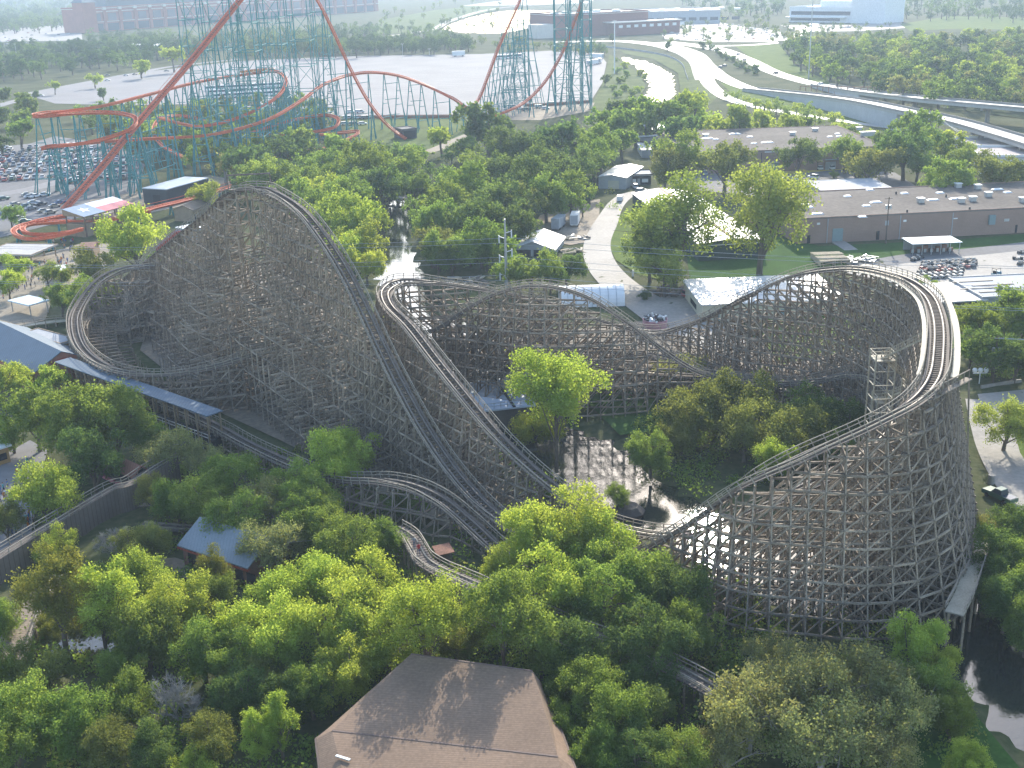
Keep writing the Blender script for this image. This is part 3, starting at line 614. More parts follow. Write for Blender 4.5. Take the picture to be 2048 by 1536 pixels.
sx_, sy_ = xb * .5 + rr * np.sin(an + .3), D_ * .52 + rr * np.cos(an + .3); part('star', MB(s['fr']).add(np.stack([sx_, sy_, zz_(sy_) + .09], 1), [np.arange(10)[::-1]]), M_WHITE, s['roof'])
# wooden coaster station: gable roof, flat roof, long boarding roof
R0_, R1_ = P(34, 662, 8.2), P(121, 703, 8.2); dv = _n(R1_ - R0_); nv = np.array([dv[1], -dv[0], 0])
if nv[1] > 0: nv = -nv
A = R0_ - dv * 12 + nv * 6.5; B = R1_ + nv * 6.5
s = bld('boarding_station', 'boarding station with blue grey gable roof and red brick gable end', 'station', A, B, A - nv * 13, 5.0, M_BRICKR, M_BLUER, 'gx', 3.2, .5)
for i in range(6): front(s, 'window', 3 + i * 5, 5.4 + i * 5, 1.2, 3.2, M_DARK)
side(s, 'gable_vent', 5.5, 7.5, 5.5, 6.8, M_REDW, left=False)
h = 5.4
s = bld('queue_house', 'queue house with flat plain grey roof behind the blue grey gable', 'building', P(121, 690, h), P(155, 680, h), P(67, 662, h), h, M_TANW, M_GREYR, walls=False, parapet=.12, over=.1)
posts(s, 'post', np.linspace(.3, s['L'] - .3, 3), np.linspace(.3, s['D'] - .3, 5), 0, h, M_TANW, .25)
part('queue_rail', MB(s['fr']).beams([(0, y, 1.1) for y in np.linspace(.3, s['D'] - .3, 6)], [(s['L'], y, 1.1) for y in np.linspace(.3, s['D'] - .3, 6)], .1), M_TANW, s['root'])
h = 7.0
s = bld('boarding_canopy', 'long narrow blue grey canopy roof sloping beside the low coaster track', 'canopy', P(112, 725, h), P(414, 833, h), P(142, 718, h), h, M_DARK, M_BLUER, walls=False, parapet=0, over=.2, slab=.2)
L_, D_ = s['L'], s['D']
posts(s, 'post', np.linspace(.3, L_ - .3, 16), [.2, D_ - .2], 0, h, M_TANW, .25)
part('deck', MB(s['fr']).box(0, L_, .4, D_ - .4, .2, 2.2), M_DARK, s['root'])
part('railing', MB(s['fr']).beams([(0, .25, z) for z in (2.6, 3.2)], [(L_, .25, z) for z in (2.6, 3.2)], .1).beams([(x, .25, 0) for x in np.arange(0, L_, 2)], [(x, .25, 3.2) for x in np.arange(0, L_, 2)], .1), M_STEEL, s['root'])
# grey pavilion, rusty roof, kiosk
h = 3.6; A, B = P(364, 1088, h), P(495, 1131, h)
s = bld('grey_pavilion', 'grey sheet metal pavilion roof with red trimmed eaves under the low trees', 'pavilion', A, B, P(392, 1024, h), h, mat('pavilion_wall', (.23, .12, .09)), mat_striped('grey_sheet_roof', (.22, .25, .27), (.17, .2, .22), .5, 0, .7, .1), 'gx', 2.2, .5)
front(s, 'eave_trim', -.5, s['L'] + .5, h - .6, h - .35, M_REDW, out=.55)
for i in range(6): front(s, 'opening', 1 + i * 2.3, 2.6 + i * 2.3, .9, 2.5, M_DARK, .05)
on_p = MB(s['fr']).lathe([(0, 6.1), (.28, 6.1), (.28, 5.0)], (s['L'] * .62, s['D'] * .42, -.6), 8); part('roof_cowl', on_p, M_RUST, s['roof'])
h = 4.0; A, B = P(198, 915, h), P(268, 947, h)
s = bld('rust_roofed_stall', 'long stall with rust red sheet roof beside the raised walkway', 'stall', A, B, P(190, 893, h), h, M_DARK, mat_striped('rust_red_roof', (.27, .13, .09), (.2, .09, .06), .5, 0, .7, .12), 'gx', 1.0, .7)
for i in range(5): front(s, 'counter', .6 + i * 2.1, 2.2 + i * 2.1, .6, 1.1, mat('counter_goods', (.35, .12, .15)), .4)
s = bld('snack_kiosk', 'tan snack kiosk with white awning on the shaded midway path', 'kiosk', P(-8, 936), P(22, 926), P(-14, 915), 3.2, mat('kiosk_wood', (.38, .23, .1)), M_WHITE, parapet=0, over=.5)
front(s, 'counter', .5, s['L'] - .5, 1, 2.2, M_DARK)
# small roofs about the plaza
s = bld('plaza_shelter', 'wide low grey concrete roof shelter at left edge near the orange track loop', 'shelter', P(-40, 510, 3.5), P(62, 512, 3.5), P(-40, 488, 3.5), 3.5, M_TANW, mat('pale_concrete_roof', (.40, .38, .36), .8), walls=False, parapet=.15)
posts(s, 'post', np.linspace(.5, s['L'] - .5, 5), [.5, s['D'] - .5], 0, 3.5, M_TANW, .3)
s = bld('blue_awning', 'pale blue awning roof in the plaza beside small trees', 'awning', P(58, 612, 3), P(96, 602, 3), P(52, 594, 3), 3, M_TANW, mat('pale_blue_canvas', (.52, .60, .64), .6), walls=False, parapet=0)
posts(s, 'post', [.3, s['L'] - .3], [.3, s['D'] - .3], 0, 3, M_STEEL)
s = bld('white_ticket_booth', 'white roofed ticket booth at the end of the crowded plaza', 'booth', P(116, 544, 3), P(133, 542, 3), P(116, 533, 3), 3, mat('booth_wall', (.35, .2, .16)), M_WHITE, parapet=0, over=.4)
front(s, 'hatch', .5, s['L'] - .5, 1, 2.1, M_DARK)
s = bld('white_tents_kiosk', 'small kiosk with bright white canvas top behind the lift hill', 'kiosk', P(352, 456, 3.5), P(384, 462, 3.5), P(352, 444, 3.5), 3.5, M_GREYW, M_WHITE, parapet=0, over=.2)
posts(s, 'post', [.2, s['L'] - .2], [-.1], 0, 3.49, M_STEEL)
s = bld('terracotta_stall', 'small stall with terracotta roof under the large yellow green tree', 'stall', P(160, 497, 3), P(186, 496, 3), P(165, 488, 3), 3, M_TANW, mat('terracotta', (.42, .22, .15)), 'gx', 1, .4)
front(s, 'hatch', .5, s['L'] - .5, .9, 2.1, M_DARK)
s = bld('shingled_hut', 'brown shingled hut behind the red brake track by the dark shed', 'hut', P(385, 420, 4), P(420, 405, 4), P(375, 408, 4), 4, M_TANW, mat('brown_shingle', (.2, .15, .11)), 'gx', 1.5, .5)
front(s, 'door', 1, 2.2, .05, 2.2, M_DARK)
# brown shingled roof right below the camera
M_SHING = mat_striped('brown_roof_shingles', (0.215, 0.147, 0.10), (0.16, 0.108, 0.075), 0.28, 1, 0.95, 0.2, var=.26, scale=.14)
r_ = thing('shingled_roof_building', 'building with a big brown shingled hip roof in front of the nearest trees', 'building', P(900, 1420, 0))
RL, RR = P(822, 1308, 7.6), P(1065, 1342, 7.6); ML, MR = P(664, 1461, 6.5), P(1116, 1513, 6.5); BL, BR = P(694, 1580, 6.25), P(1146, 1640, 6.25); LL, LB = P(631, 1479, 5.7), P(646, 1600, 5.4)
KL = RL + np.array([-1.5, 4, -5.0]); KR = RR + np.array([1.5, 4, -5.0]); RS = P(1152, 1540, 5.3); RS2 = P(1172, 1650, 5.0)
V = np.array([RL, RR, MR, ML, BR, BL, LL, LB, KL, KR, RS, RS2]); G = V.copy(); G[:, 2] = 0
part('roof', MB().add(V, [(3, 2, 1, 0), (5, 4, 2, 3), (7, 5, 3, 6), (6, 3, 0, 8), (8, 0, 1, 9), (9, 1, 2, 10), (10, 2, 4, 11)]), M_SHING, r_)
ring = [6, 7, 5, 4, 11, 10, 9, 8]; W_ = MB(); inn = V[ring] * [1, 1, 1] - [0, 0, .35]; cen = inn.mean(0); inn = inn + (cen - inn) * [.06, .06, 0]
for i in range(len(ring)): j = (i + 1) % len(ring); W_.add([inn[i] * [1, 1, 0], inn[j] * [1, 1, 0], inn[j], inn[i]], np.array([[0, 1, 2, 3]]))
part('wall', W_, M_BRICK, r_)
for i, j in [(6, 7), (8, 6), (9, 10)]: part('eave_trim', MB().beams([V[i]], [V[j]], .22, .16), mat('dark_brown_trim', (.1, .07, .055)), r_)
sg = MB(); q = P(684, 1517, 6.4); sg.beams([P(672, 1511, 6.6)], [P(700, 1520, 6.6)], .3, .12); part('roof_vent', sg, M_STEEL, r_)
for a_, b_ in ((RL, RR), (ML, MR)): part('ridge_shingles', MB().beams([a_ + [0, 0, .02]], [b_ + [0, 0, .02]], .22, .06), mat('dark_ridge', (.15, .105, .085)), r_)

# ------------------------------------------------------------------ far buildings
A, B = P(168, 66), P(757, 22); h = 34
s = bld('brick_stadium', 'huge red brick baseball stadium with piers and dark upper deck on the hazy horizon', 'stadium', A, B, np.array(46.0), h, M_BRICKR, M_TRIM, parapet=2, slab=1, over=.5)
L_ = s['L']
for i in range(24):
    x = 12 + i * (L_ - 24) / 23; pr = part('pier', MB(s['fr']).box(x - 2.5, x + 2.5, -2.5, -.01, 0, h - 2, 0).box(x - 3, x + 3, -3, -.01, h - 2, h + 2, 1), [M_BRICKR, M_TRIM], s['root'])
for i in range(23):
    x0, x1 = 12 + i * (L_ - 24) / 23 + 4, 12 + (i + 1) * (L_ - 24) / 23 - 4
    front(s, 'arch', x0, x1, 1, 12, M_GLASS, .4); front(s, 'upper_window', x0 + 3, x1 - 3, 16, 27, mat('stadium_glass', (.14, .13, .15), .3), .4)
for z in (14, 29): front(s, 'stone_band', 0, L_, z, z + 1.2, M_TRIM, .9)
tw = MB(s['fr']).box(-4, 20, -10, 14, 0, 44, 0).add([(-6, -12, 44.1), (22, -12, 44.1), (22, 16, 44.1), (-6, 16, 44.1), (8, 2, 56)], [(0, 1, 4), (1, 2, 4), (2, 3, 4), (3, 0, 4), (3, 2, 1, 0)], 1)
part('corner_tower', tw, [M_BRICKR, mat('slate_roof', (.13, .15, .17))], s['root'])
part('upper_deck', MB(s['fr']).box(60, L_ * .62, 14, 44, h + 1.1, h + 22, 0).box(60, L_ * .62, 10, 13.9, h + 12, h + 16, 1), [mat('dark_deck_steel', (.12, .15, .17), .5), M_STEEL], s['root'])
A, B = P(1112, 76), P(1296, 66); h = 24
s = bld('brick_lakeside_hall', 'dark red brick hall with stepped wings beside the bright lake', 'building', A, B, np.array(75.0), h, mat('dark_red_brick', (.20, .09, .07), .9), M_TRIM, parapet=1.2, slab=.6)
L_ = s['L']
part('wing', MB(s['fr']).box(L_ * .55, L_ + 30, -22, -.01, 0, 14, 0).box(L_ * .5, L_ + 32, -24, -.005, 14.01, 15, 1), [mat('dark_red_brick', (.2, .09, .07)), M_TRIM], s['root'])
part('entrance', MB(s['fr']).box(-22, -.01, 2, 30, 0, 15, 0), M_TRIM, s['root'])
for i in range(9): part('window', MB(s['fr']).box(L_ * .58 + i * 10, L_ * .58 + i * 10 + 5, -22.4, -22.02, 8.5, 11.5), M_WHITE, s['root'])
for i in range(5): on_roof(s, 'roof_unit', 12 + i * 20, 30 + 12 * (i % 2), 4, 3, 2.5, M_WHITE)
A, B = P(1262, 50), P(1440, 46); h = 15
s = bld('grey_exhibition_hall', 'long pale grey exhibition hall behind the dark red lakeside hall', 'building', A, B, np.array(110.0), h, mat('grey_precast', (.36, .38, .40), .8), mat('pink_grey_roof', (.42, .38, .36), .8), parapet=1, slab=.6)
for i in range(7): on_roof(s, 'roof_unit', 20 + i * 20, 30 + 20 * (i % 3), 4, 3, 2, M_WHITE)
for i in range(10): front(s, 'window', 6 + i * 14, 16 + i * 14, 4, 8, M_GLASS, .3)
A, B = P(1578, 44), P(1706, 46); h = 17
s = bld('white_arena', 'white curved front arena with ribbon windows and tall blank tower block at top right', 'building', A, B, np.array(80.0), h, mat('white_panels', (.66, .67, .68), .6), M_WHITE, parapet=1.5, slab=.6)
L_ = s['L']
front(s, 'window_band', 3, L_ * .95, 9, 13.5, M_GLASS, .4); front(s, 'window_band', 3, L_ * .8, 2, 5, M_GLASS, .4); front(s, 'canopy', -2, L_ * .9, 6, 7, M_WHITE, 6)
part('tower_block', MB(s['fr']).box(L_ + .01, L_ + 46, -6, 40, 0, 40), mat('white_panels', (.66, .67, .68)), s['root'])
part('upper_storey', MB(s['fr']).box(L_ * .35, L_, 20, 70, h + .61, h + 9), mat('white_panels', (.66, .67, .68)), s['root'])
s = bld('white_roof_shed', 'tiny white roofed shed among the dark trees beyond the lot', 'shed', P(316, 92, 6), P(356, 89, 6), P(318, 84, 6), 6, M_GREYW, M_WHITE, parapet=0)
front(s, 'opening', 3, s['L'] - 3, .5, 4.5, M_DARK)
# grey low roofs under the overpass at the right edge
s = bld('concrete_depot', 'low depot with two flat pale roofs and white parapets beside the ramp', 'building', P(1960, 316, 6), P(2140, 316, 6), P(1950, 296, 6), 6, M_WHITE, mat('pinkish_roof', (.40, .35, .33), .9), parapet=.9)
s = bld('concrete_depot', 'low white parapet depot with pinkish roof directly below the overpass ramp', 'building', P(1940, 300, 5), P(2035, 298, 5), P(1935, 278, 5), 5, M_WHITE, mat('pinkish_roof', (.4, .35, .33)), parapet=.9)

# ------------------------------------------------------------------ overpass ramps
def overpass(name, label, pts, width, pier_at, wall_to, abut=None):
    p = spline(np.array([P(u, v, z) for u, v, z in pts]), 4.0); t, sd, up, _ = frames(p); n = len(p)
    r = thing(name, label, 'overpass', (p[0][0], p[0][1], 0)); zu = np.tile([0, 0, 1.0], (n, 1))
    part('deck', MB().sweep(p, sd, zu, -.55, 0, width, 1.1), M_HWY, r)
    for s_ in (-1, 1): part('barrier', MB().sweep(p, sd, zu, .5, s_ * (width / 2 - .15), .3, .99), M_CONC, r)
    cum = np.r_[0, np.cumsum(np.linalg.norm(np.diff(p, axis=0), axis=1))]
    k = int(np.searchsorted(cum, cum[-1] * wall_to))
    w = MB()
    for s_ in (-1, 1):
        o = p[:k] + sd[:k] * s_ * (width / 2 - .45); a = sd[:k] * .15
        zt = (o[:, 2] - 1.12)[:, None]; hh = np.maximum(zt, .05)
        c = o.copy(); c[:, 2] = hh[:, 0] / 2
        for i in range(k - 1):
            q = [o[i] - a[i], o[i] + a[i], o[i + 1] + a[i + 1], o[i + 1] - a[i + 1]]
            w.add([(x[0], x[1], -.3) for x in q] + [(x[0], x[1], max(zt[i, 0], -.2)) for x in q[:2]] + [(x[0], x[1], max(zt[i + 1, 0], -.2)) for x in q[2:]], _BF)
    w.add([(*(p[k - 1] + sd[k - 1] * (width / 2 - .6) * s_)[:2], z) for s_, z in ((-1, -.3), (1, -.3), (1, p[k - 1][2] - 1.12), (-1, p[k - 1][2] - 1.12))], np.array([[0, 1, 2, 3]]))
    part('retaining_wall', w, mat('wall_concrete', (.42, .43, .44), .85, .12, .1, 1.0), r)
    for f in pier_at:
        i = int(np.searchsorted(cum, cum[-1] * f)); c = p[min(i, n - 1)]; s2 = sd[min(i, n - 1)]; tt = t[min(i, n - 1)]; ang = math.atan2(s2[1], s2[0]); zt = c[2] - 1.12
        part('pier', MB((np.array([c[0], c[1], 0]), ang)).box(-width * .4, width * .4, -.7, .7, zt - 1.4, zt).box(-1.1, 1.1, -.6, .6, -.3, zt - 1.402), M_CONC, r)
    return p, sd, r
OP1 = overpass('ramp_overpass', 'long pale concrete ramp overpass with grey retaining wall crossing the right side', [(1500, 178, 1.2), (1560, 184, 2.6), (1640, 192, 5.5), (1720, 203, 8), (1800, 219, 9), (1900, 240, 9.2), (2000, 268, 9.2), (2120, 305, 9.2), (2400, 400, 9.2)], 11, [.52, .62, .72, .83, .94], .47)
OP2 = overpass('highway_overpass', 'farther pale concrete overpass with one bridge pier at upper right', [(1640, 170, 1.2), (1700, 180, 3), (1780, 190, 6), (1860, 199, 8), (1950, 207, 8.5), (2120, 222, 8.6), (2450, 255, 8.6)], 13, [.45, .62, .8], .28)
fr_ = thing('guard_rail', 'dark post guard rail along the verge between the two ramps', 'rail', P(1600, 180, 0)); gp = spline(px([(1600, 181), (1680, 189), (1760, 196), (1850, 206)], 0), 5); gp[:, 2] = np.linspace(2, 7.5, len(gp))
part('posts', MB().beams(gp * [1, 1, 0], gp + [0, 0, .8], .4), M_RUST, fr_); part('rail', MB().beams(gp[:-1] + [0, 0, .7], gp[1:] + [0, 0, .7], .15, .35), M_RUST, fr_)
# ------------------------------------------------------------------ wooden roller coaster
M_WOOD = mat('weathered_grey_timber', (0.225, 0.18, 0.132), 0.85, 0.3, 0.5, 5.0, col2=(0.34, 0.28, 0.215), island=.36)
M_WOODT = mat('track_timber', (0.14, 0.115, 0.095), 0.85, 0.3, 0.6, 5.0, island=.2)
M_HAND = mat('handrail_timber', (0.29, 0.25, 0.195), 0.85, 0.25, 0.6, 5.0)
M_RAILTOP = mat('pale_worn_plank', (0.38, 0.335, 0.25), 0.7, 0.2, 0.5, 4.0)
wc = thing('wooden_roller_coaster', 'tall weathered timber roller coaster with dense lattice supports around the river', 'roller coaster', P(700, 900, 0))
BENTS = []
def wtrack(path, rail=True, walk=True, bank=3.0, hand=(1, -1), deck=1.0):
    t, sd, up, sh = frames(path, bank); n = len(path)
    ti = MB(); step = 1
    ti.beams(path - sd * 1.4, path + sd * 1.4, .3, .16)
    part('track_ties', ti, M_WOODT, wc)
    rl = MB()
    for s_ in (-1, 1): rl.sweep(path, sd, up, .24, s_ * .60, .30, .30)
    part('track_rails', rl, M_WOODT, wc)
    rs = MB()
    for s_ in (-1, 1): rs.sweep(path, sd, up, .41, s_ * .60, .10, .03)
    part('running_steel', rs, mat('dull_rail_steel', (.20, .18, .16), .55, .1, metal=.5), wc)
    if walk:
        wk = MB()
        for s_ in (-1, 1): wk.sweep(path, sd, up, .12, s_ * 1.2, .38, .07)
        part('walkway', wk, M_WOODT, wc)
    for s_ in hand:
        h = MB(); b = path + sd * s_ * 1.62; tp = b + up * 1.15
        h.beams(b[::2] - up[::2] * .3, tp[::2], .11)
        h.sweep(path, sd, up, 1.15, s_ * 1.62, .12, .09); h.sweep(path, sd, up, .65, s_ * 1.62, .06, .10)
        part('handrail', h, M_HAND, wc)
def supports(path, spacing=2.9, lev=2.5, spread=0.10, wide=0.0, extra=True, skip=None, left=None, right=None, base=-1.6, fan=0, gap=3.0, drop_k=1.5, fs=1):
    s = np.r_[0, np.cumsum(np.linalg.norm(np.diff(path, axis=0), axis=1))]
    k = np.arange(0.6, s[-1], spacing); C = np.stack([np.interp(k, s, path[:, j]) for j in range(3)], 1)
    _, _, _, sh = frames(C)
    prev = None; GP = []
    for i in range(len(C)):
        z = C[i, 2] - .35
        if skip and skip(C[i]): prev = None; continue
        if z < 0.8: prev = None; continue
        # post lines: (offset at top, offset at foot); right positive
        lf = spread if left is None else left; rg = spread if right is None else right
        L_ = [(-1.35, -1.35 - .02 * z), (1.35, 1.35 + .02 * z)]
        if z > 4: L_ = [(-1.55, -1.7 - lf * z)] + L_ + [(1.55, 1.7 + rg * z)]
        if z > 13 and extra: L_ = [(-1.4, -1.6 - (lf + .16) * (z - 4))] + L_ + [(1.4, 1.6 + (rg + .16) * (z - 4))]
        if wide and z > 8: L_ = [(-1.3, -2 - wide * z)] + L_
        g = base
        def pt(o, zz):
            f = np.clip((z - zz) / max(z, .1), 0, 1.2); q = C[i] + sh[i] * (o[0] + (o[1] - o[0]) * f); return np.array([q[0], q[1], zz])
        lv = np.r_[z, np.arange(.9, z - .7, lev)[::-1]]
        pts = np.array([[pt(o, zz) for zz in np.r_[lv, g]] for o in L_])      # lines x levels
        m = MB()
        m.beams(pts[:, 0] + [0, 0, .2], pts[:, -1], .17, .16, side=sh[i])
        m.beams(pts[0, :-1] - sh[i] * .3, pts[-1, :-1] + sh[i] * .3, .16, .26)
        for a in range(len(L_) - 1):
            for j in range(len(lv) - 1):
                if (j + a + i) % 4 == 1: m.beams([pts[a, j]], [pts[a + 1, j + 1]], .1, .2)
                elif (j + a + i) % 4 == 3: m.beams([pts[a + 1, j]], [pts[a, j + 1]], .1, .2)
        if prev is not None and np.linalg.norm(C[i] - C[i - 1]) < spacing * 2:
            pL, plv, pC, pz, psh = prev
            def ppt(o, zz):
                f = np.clip((pz - zz) / max(pz, .1), -.3, 1.2); q = pC + psh * (o[0] + (o[1] - o[0]) * f); return np.array([q[0], q[1], zz])
            # level grid shared by both bents: multiples of lev from the ground
            top = min(z, pz); G_ = np.arange(0.9, top, lev)
            for li, (o, po) in enumerate(zip(L_ if len(L_) == len(pL) else ([L_[0], L_[-1]]), pL if len(L_) == len(pL) else ([pL[0], pL[-1]]))):
                for gi_, zz in enumerate(G_):
                    if li in (0, len(L_) - 1) or (gi_ + li) % 3 == 0: m.beams([ppt(po, zz)], [pt(o, zz)], .18, .26)
                    if zz + lev < top and ((gi_ + i) % 2 == 0 or li in (0, len(L_) - 1)): m.beams([ppt(po, zz)], [pt(o, zz + lev)], .09, .18)
        gp_ = []
        for j in range(fan):                      # upright posts stepping down beside the hill, tied level by level
            off = 2.4 + j * gap; zt = z - 1.0 - (off - 1) * drop_k
            if zt < 2.5: break
            q = C[i] + sh[i] * off * fs; gp_.append((q, zt)); m.beams([[q[0], q[1], base]], [[q[0], q[1], zt]], .16, .15, side=sh[i])
            q0 = C[i] + sh[i] * (off - gap) * fs
            for n_, zz in enumerate(np.arange(.9, zt, lev)):
                m.beams([[q0[0], q0[1], zz]], [[q[0], q[1], zz]], .24, .30)
                if (n_ + i + j) % 5 == 0 and zz + lev < zt: m.beams([[q0[0], q0[1], zz + lev]], [[q[0], q[1], zz]], .1, .2)
                if i and j < len(GP) and zz < GP[j][1] and (n_ + j) % 2 == 0: m.beams([[*GP[j][0][:2], zz]], [[q[0], q[1], zz]], .14, .22)
                if i and j < len(GP) and zz + lev < min(zt, GP[j][1]) and (n_ + i + j) % 6 == 0: m.beams([[*GP[j][0][:2], zz]], [[q[0], q[1], zz + lev]], .1, .2)
        GP = gp_
        BENTS.append((z * 1.0 / (np.linalg.norm(C[i] - CAM)), m)); prev = (L_, lv, C[i], z, sh[i])
# lift hill and first drop (vertical plane apex -> bottom), run out, right turn, far hill, left turn, near descent, low inner loop
L0 = P(240, 568, 2.0); AP = P(478, 381, 40.0); B0 = P(1012, 1050, 3.0); AP2 = P(522, 380, 40)
lift = [L0, *[PL(u, v, L0, AP) for u, v in ((318, 507), (370, 465), (420, 425))], P(458, 393, 38.6)]
drop = [PL(u, v, AP2, B0) for u, v in ((562, 396), (606, 428), (645, 476), (690, 546), (735, 637), (765, 702), (800, 772), (850, 862), (905, 943), (960, 1006))]
turn = [(1012, 1050, 3), (1085, 1088, 1.9), (1200, 1110, 2.2), (1275, 1105, 4), (1335, 1077, 7.5), (1400, 1035, 12), (1500, 968, 18.3), (1620, 910, 22.4), (1740, 856, 26), (1822, 812, 28), (1862, 770, 28.8), (1877, 700, 29), (1873, 632, 29),
        (1850, 588, 28.6), (1795, 556, 28), (1690, 538, 26.5), (1590, 553, 24), (1500, 592, 19.5), (1400, 642, 12), (1310, 667, 8.2), (1210, 646, 11), (1120, 614, 15), (1030, 592, 18.8), (940, 577, 21), (860, 567, 22.6), (800, 566, 23.2), (772, 582, 23.2), (776, 612, 22.6),
        (820, 657, 21), (870, 722, 18), (930, 797, 14.5), (1000, 880, 10.6), (1080, 955, 7), (1150, 1008, 4.4), (1210, 1045, 3.0), (1330, 1072, 2.6), (1420, 1058, 4.5), (1540, 1010, 8.5), (1660, 950, 11.5), (1740, 905, 13), (1795, 845, 13.2), (1786, 785, 12), (1705, 752, 9.5), (1600, 768, 6.5), (1500, 768, 5.0), (1400, 755, 5), (1250, 742, 5), (1100, 722, 5.6), (960, 728, 6)]
main = spline(lift + [AP, P(500, 378, 40.2), AP2] + drop + [P(*q) for q in turn], 0.8)
loop = spline([P(*q) for q in [(330, 530, 14.5), (290, 533, 14), (240, 542, 13.2), (200, 562, 12), (157, 618, 8.4), (150, 657, 7.6), (172, 707, 7.4), (235, 743, 7.6), (320, 752, 8), (410, 740, 8.6), (500, 714, 10), (590, 684, 11.4), (690, 672, 12), (790, 676, 12.2), (870, 660, 14.3), (940, 616, 19), (1000, 586, 22.3), (1060, 574, 23.8), (1120, 579, 23.4), (1180, 600, 21.4), (1250, 645, 17), (1330, 705, 11), (1400, 748, 7), (1500, 772, 4.5), (1600, 782, 4), (1690, 790, 4)]], 0.8)
ret = spline([P(*q) for q in [(150, 742, 2.6), (300, 798, 2.6), (425, 852, 3), (500, 893, 3), (580, 930, 3), (640, 953, 4), (700, 963, 5.5), (770, 965, 6.6), (830, 978, 6.3), (885, 1005, 5.2), (940, 1050, 3.2), (985, 1092, 2), (1040, 1140, 1.6)]], 0.8)
low2 = spline([P(*q) for q in [(880, 640, 7), (950, 690, 6), (1040, 706, 5.5), (1180, 700, 5.5), (1320, 716, 5), (1420, 746, 4), (1560, 756, 4), (1680, 740, 5)]], 0.8)
for p_ in (main, loop, ret, low2): wtrack(p_)
i_ap = int(np.argmax(main[:, 2])); i_b = i_ap + int(np.argmin(main[i_ap:i_ap + 130, 2]))
supports(main[:i_ap + 1], spacing=3.1, spread=.05, extra=False, fan=6, gap=2.9, drop_k=2.15)
supports(main[i_ap + 1:i_b], spacing=2.9, spread=.06, extra=False, fan=4, gap=2.9, drop_k=2.3)
supports(main[i_b:], spacing=2.4, lev=2.2, spread=.08, left=.05, right=.10)
i_l = int(np.argmin(np.linalg.norm(loop - P(500, 714, 10), axis=1))); supports(loop[:i_l], spacing=2.7, spread=.10, fan=6, gap=2.9, drop_k=.3, fs=-1); supports(loop[i_l:], spacing=2.7, spread=.12); supports(ret, spacing=2.7, spread=.25); supports(low2, spacing=2.8)
BENTS.sort(key=lambda b: -b[0])
for k, (_, m) in enumerate(BENTS[:100]): part('support_bent', m, M_WOOD, wc)
rest = MB()
for _, m in BENTS[100:]:
    for v, ix, tt, mi in [(np.concatenate(m.v), np.concatenate(m.idx), np.concatenate(m.tot), 0)]:
        rest.v.append(v); rest.idx.append(ix + rest.n); rest.tot.append(tt); rest.mi.append(np.zeros(len(tt), int)); rest.n += len(v)
part('support_bents', rest, M_WOOD, wc, kind='stuff')
# batten wall and flat end deck of the right turn, stairs with landings
i_r = int(np.argmax(main[:, 0] * (np.arange(len(main)) > i_b) * (main[:, 2] > 26))); seg = main[i_r - 60:i_r + 25]; t_, sd_, up_, _ = frames(seg, 3.0)
part('turn_planking', MB().sweep(seg, sd_, up_, .2, 2.35, .9, .08).sweep(seg, sd_, up_, .2, -1.95, .6, .08), M_RAILTOP, wc)
end = MB(); e0, e1 = P(1850, 803, 28), P(1938, 757, 28.6); d_ = _n(e1 - e0); end.beams([e0], [e1], .9, .15).beams([e0 + [0, 0, 1.2]], [e1 + [0, 0, 1.2]], .12)
pp = np.linspace(e0, e1, 9); end.beams(pp, pp + [0, 0, 1.2], .1)
for q in pp[::2]: end.beams([q * [1, 1, 0] + [2.0, -1.2, 0]], [q], .2)
part('end_deck', end, M_WOOD, wc)
st = MB()
def flight(a, b, w=1.1):
    n = max(3, int(abs(a[2] - b[2]) / .22)); d = _n((b - a) * [1, 1, 0]); s_ = np.array([d[1], -d[0], 0]) * w / 2
    c = np.linspace(a, b, n); st.beams(c - s_, c + s_, .3, .05)
    for k in (-1, 1):
        st.beams([a + s_ * k], [b + s_ * k], .08, .28); st.beams([a + s_ * k + [0, 0, 1.05]], [b + s_ * k + [0, 0, 1.05]], .1); st.beams([a + s_ * k + [0, 0, .55]], [b + s_ * k + [0, 0, .55]], .07)
        q = np.linspace(a, b, 9) + s_ * k; st.beams(q, q + [0, 0, 1.05], .08)
def landing(c, w=1.5):
    x, y, z = c; st.box(x - w, x + w, y - w, y + w, z - .12, z)
    for zz in (.5, 1.05): st.beams([(x - w, y - w, z + zz), (x + w, y - w, z + zz), (x + w, y + w, z + zz), (x - w, y + w, z + zz)], [(x + w, y - w, z + zz), (x + w, y + w, z + zz), (x - w, y + w, z + zz), (x - w, y - w, z + zz)], .09)
    for sx in (-1, 1):
        for sy in (-1, 1): st.beams([(x + sx * w, y + sy * w, -1)], [(x + sx * w, y + sy * w, z + 1.05)], .2)
S0, S1, S2 = P(1858, 672, 27.4), P(1766, 716, 22.5), P(1830, 775, 17.5)
S3, S4 = P(1768, 800, 12.5), P(1815, 850, 7.5)
for c in (S1, S2, S3, S4): landing(c)
for a, b in ((S0, S1), (S1, S2), (S2, S3), (S3, S4)): flight(a, b)
x, y, z = S1
for zz in np.arange(1, z, 2.2): st.beams([(x - 1.5, y - 1.5, zz), (x + 1.5, y - 1.5, zz), (x - 1.5, y + 1.5, zz)], [(x + 1.5, y - 1.5, zz), (x + 1.5, y + 1.5, zz), (x - 1.5, y - 1.5, zz)], .12)
part('stairs', st, M_RAILTOP, wc)
# sign boards and lamp at the lift top
part('lift_top_platform', MB().beams([AP + [-2.2, 0, .2]], [AP2 + [3, 0, .2]], 1.0, .12).beams([AP + [-2, 0, 0]], [AP + [-2, 0, 3.2]], .15).beams([AP2 + [2, 0, 0]], [AP2 + [2, 0, 3.4]], .15).beams([AP + [-2, 0, 3.0]], [AP2 + [2, 0, 3.2]], .12, .3), M_WOODT, wc)

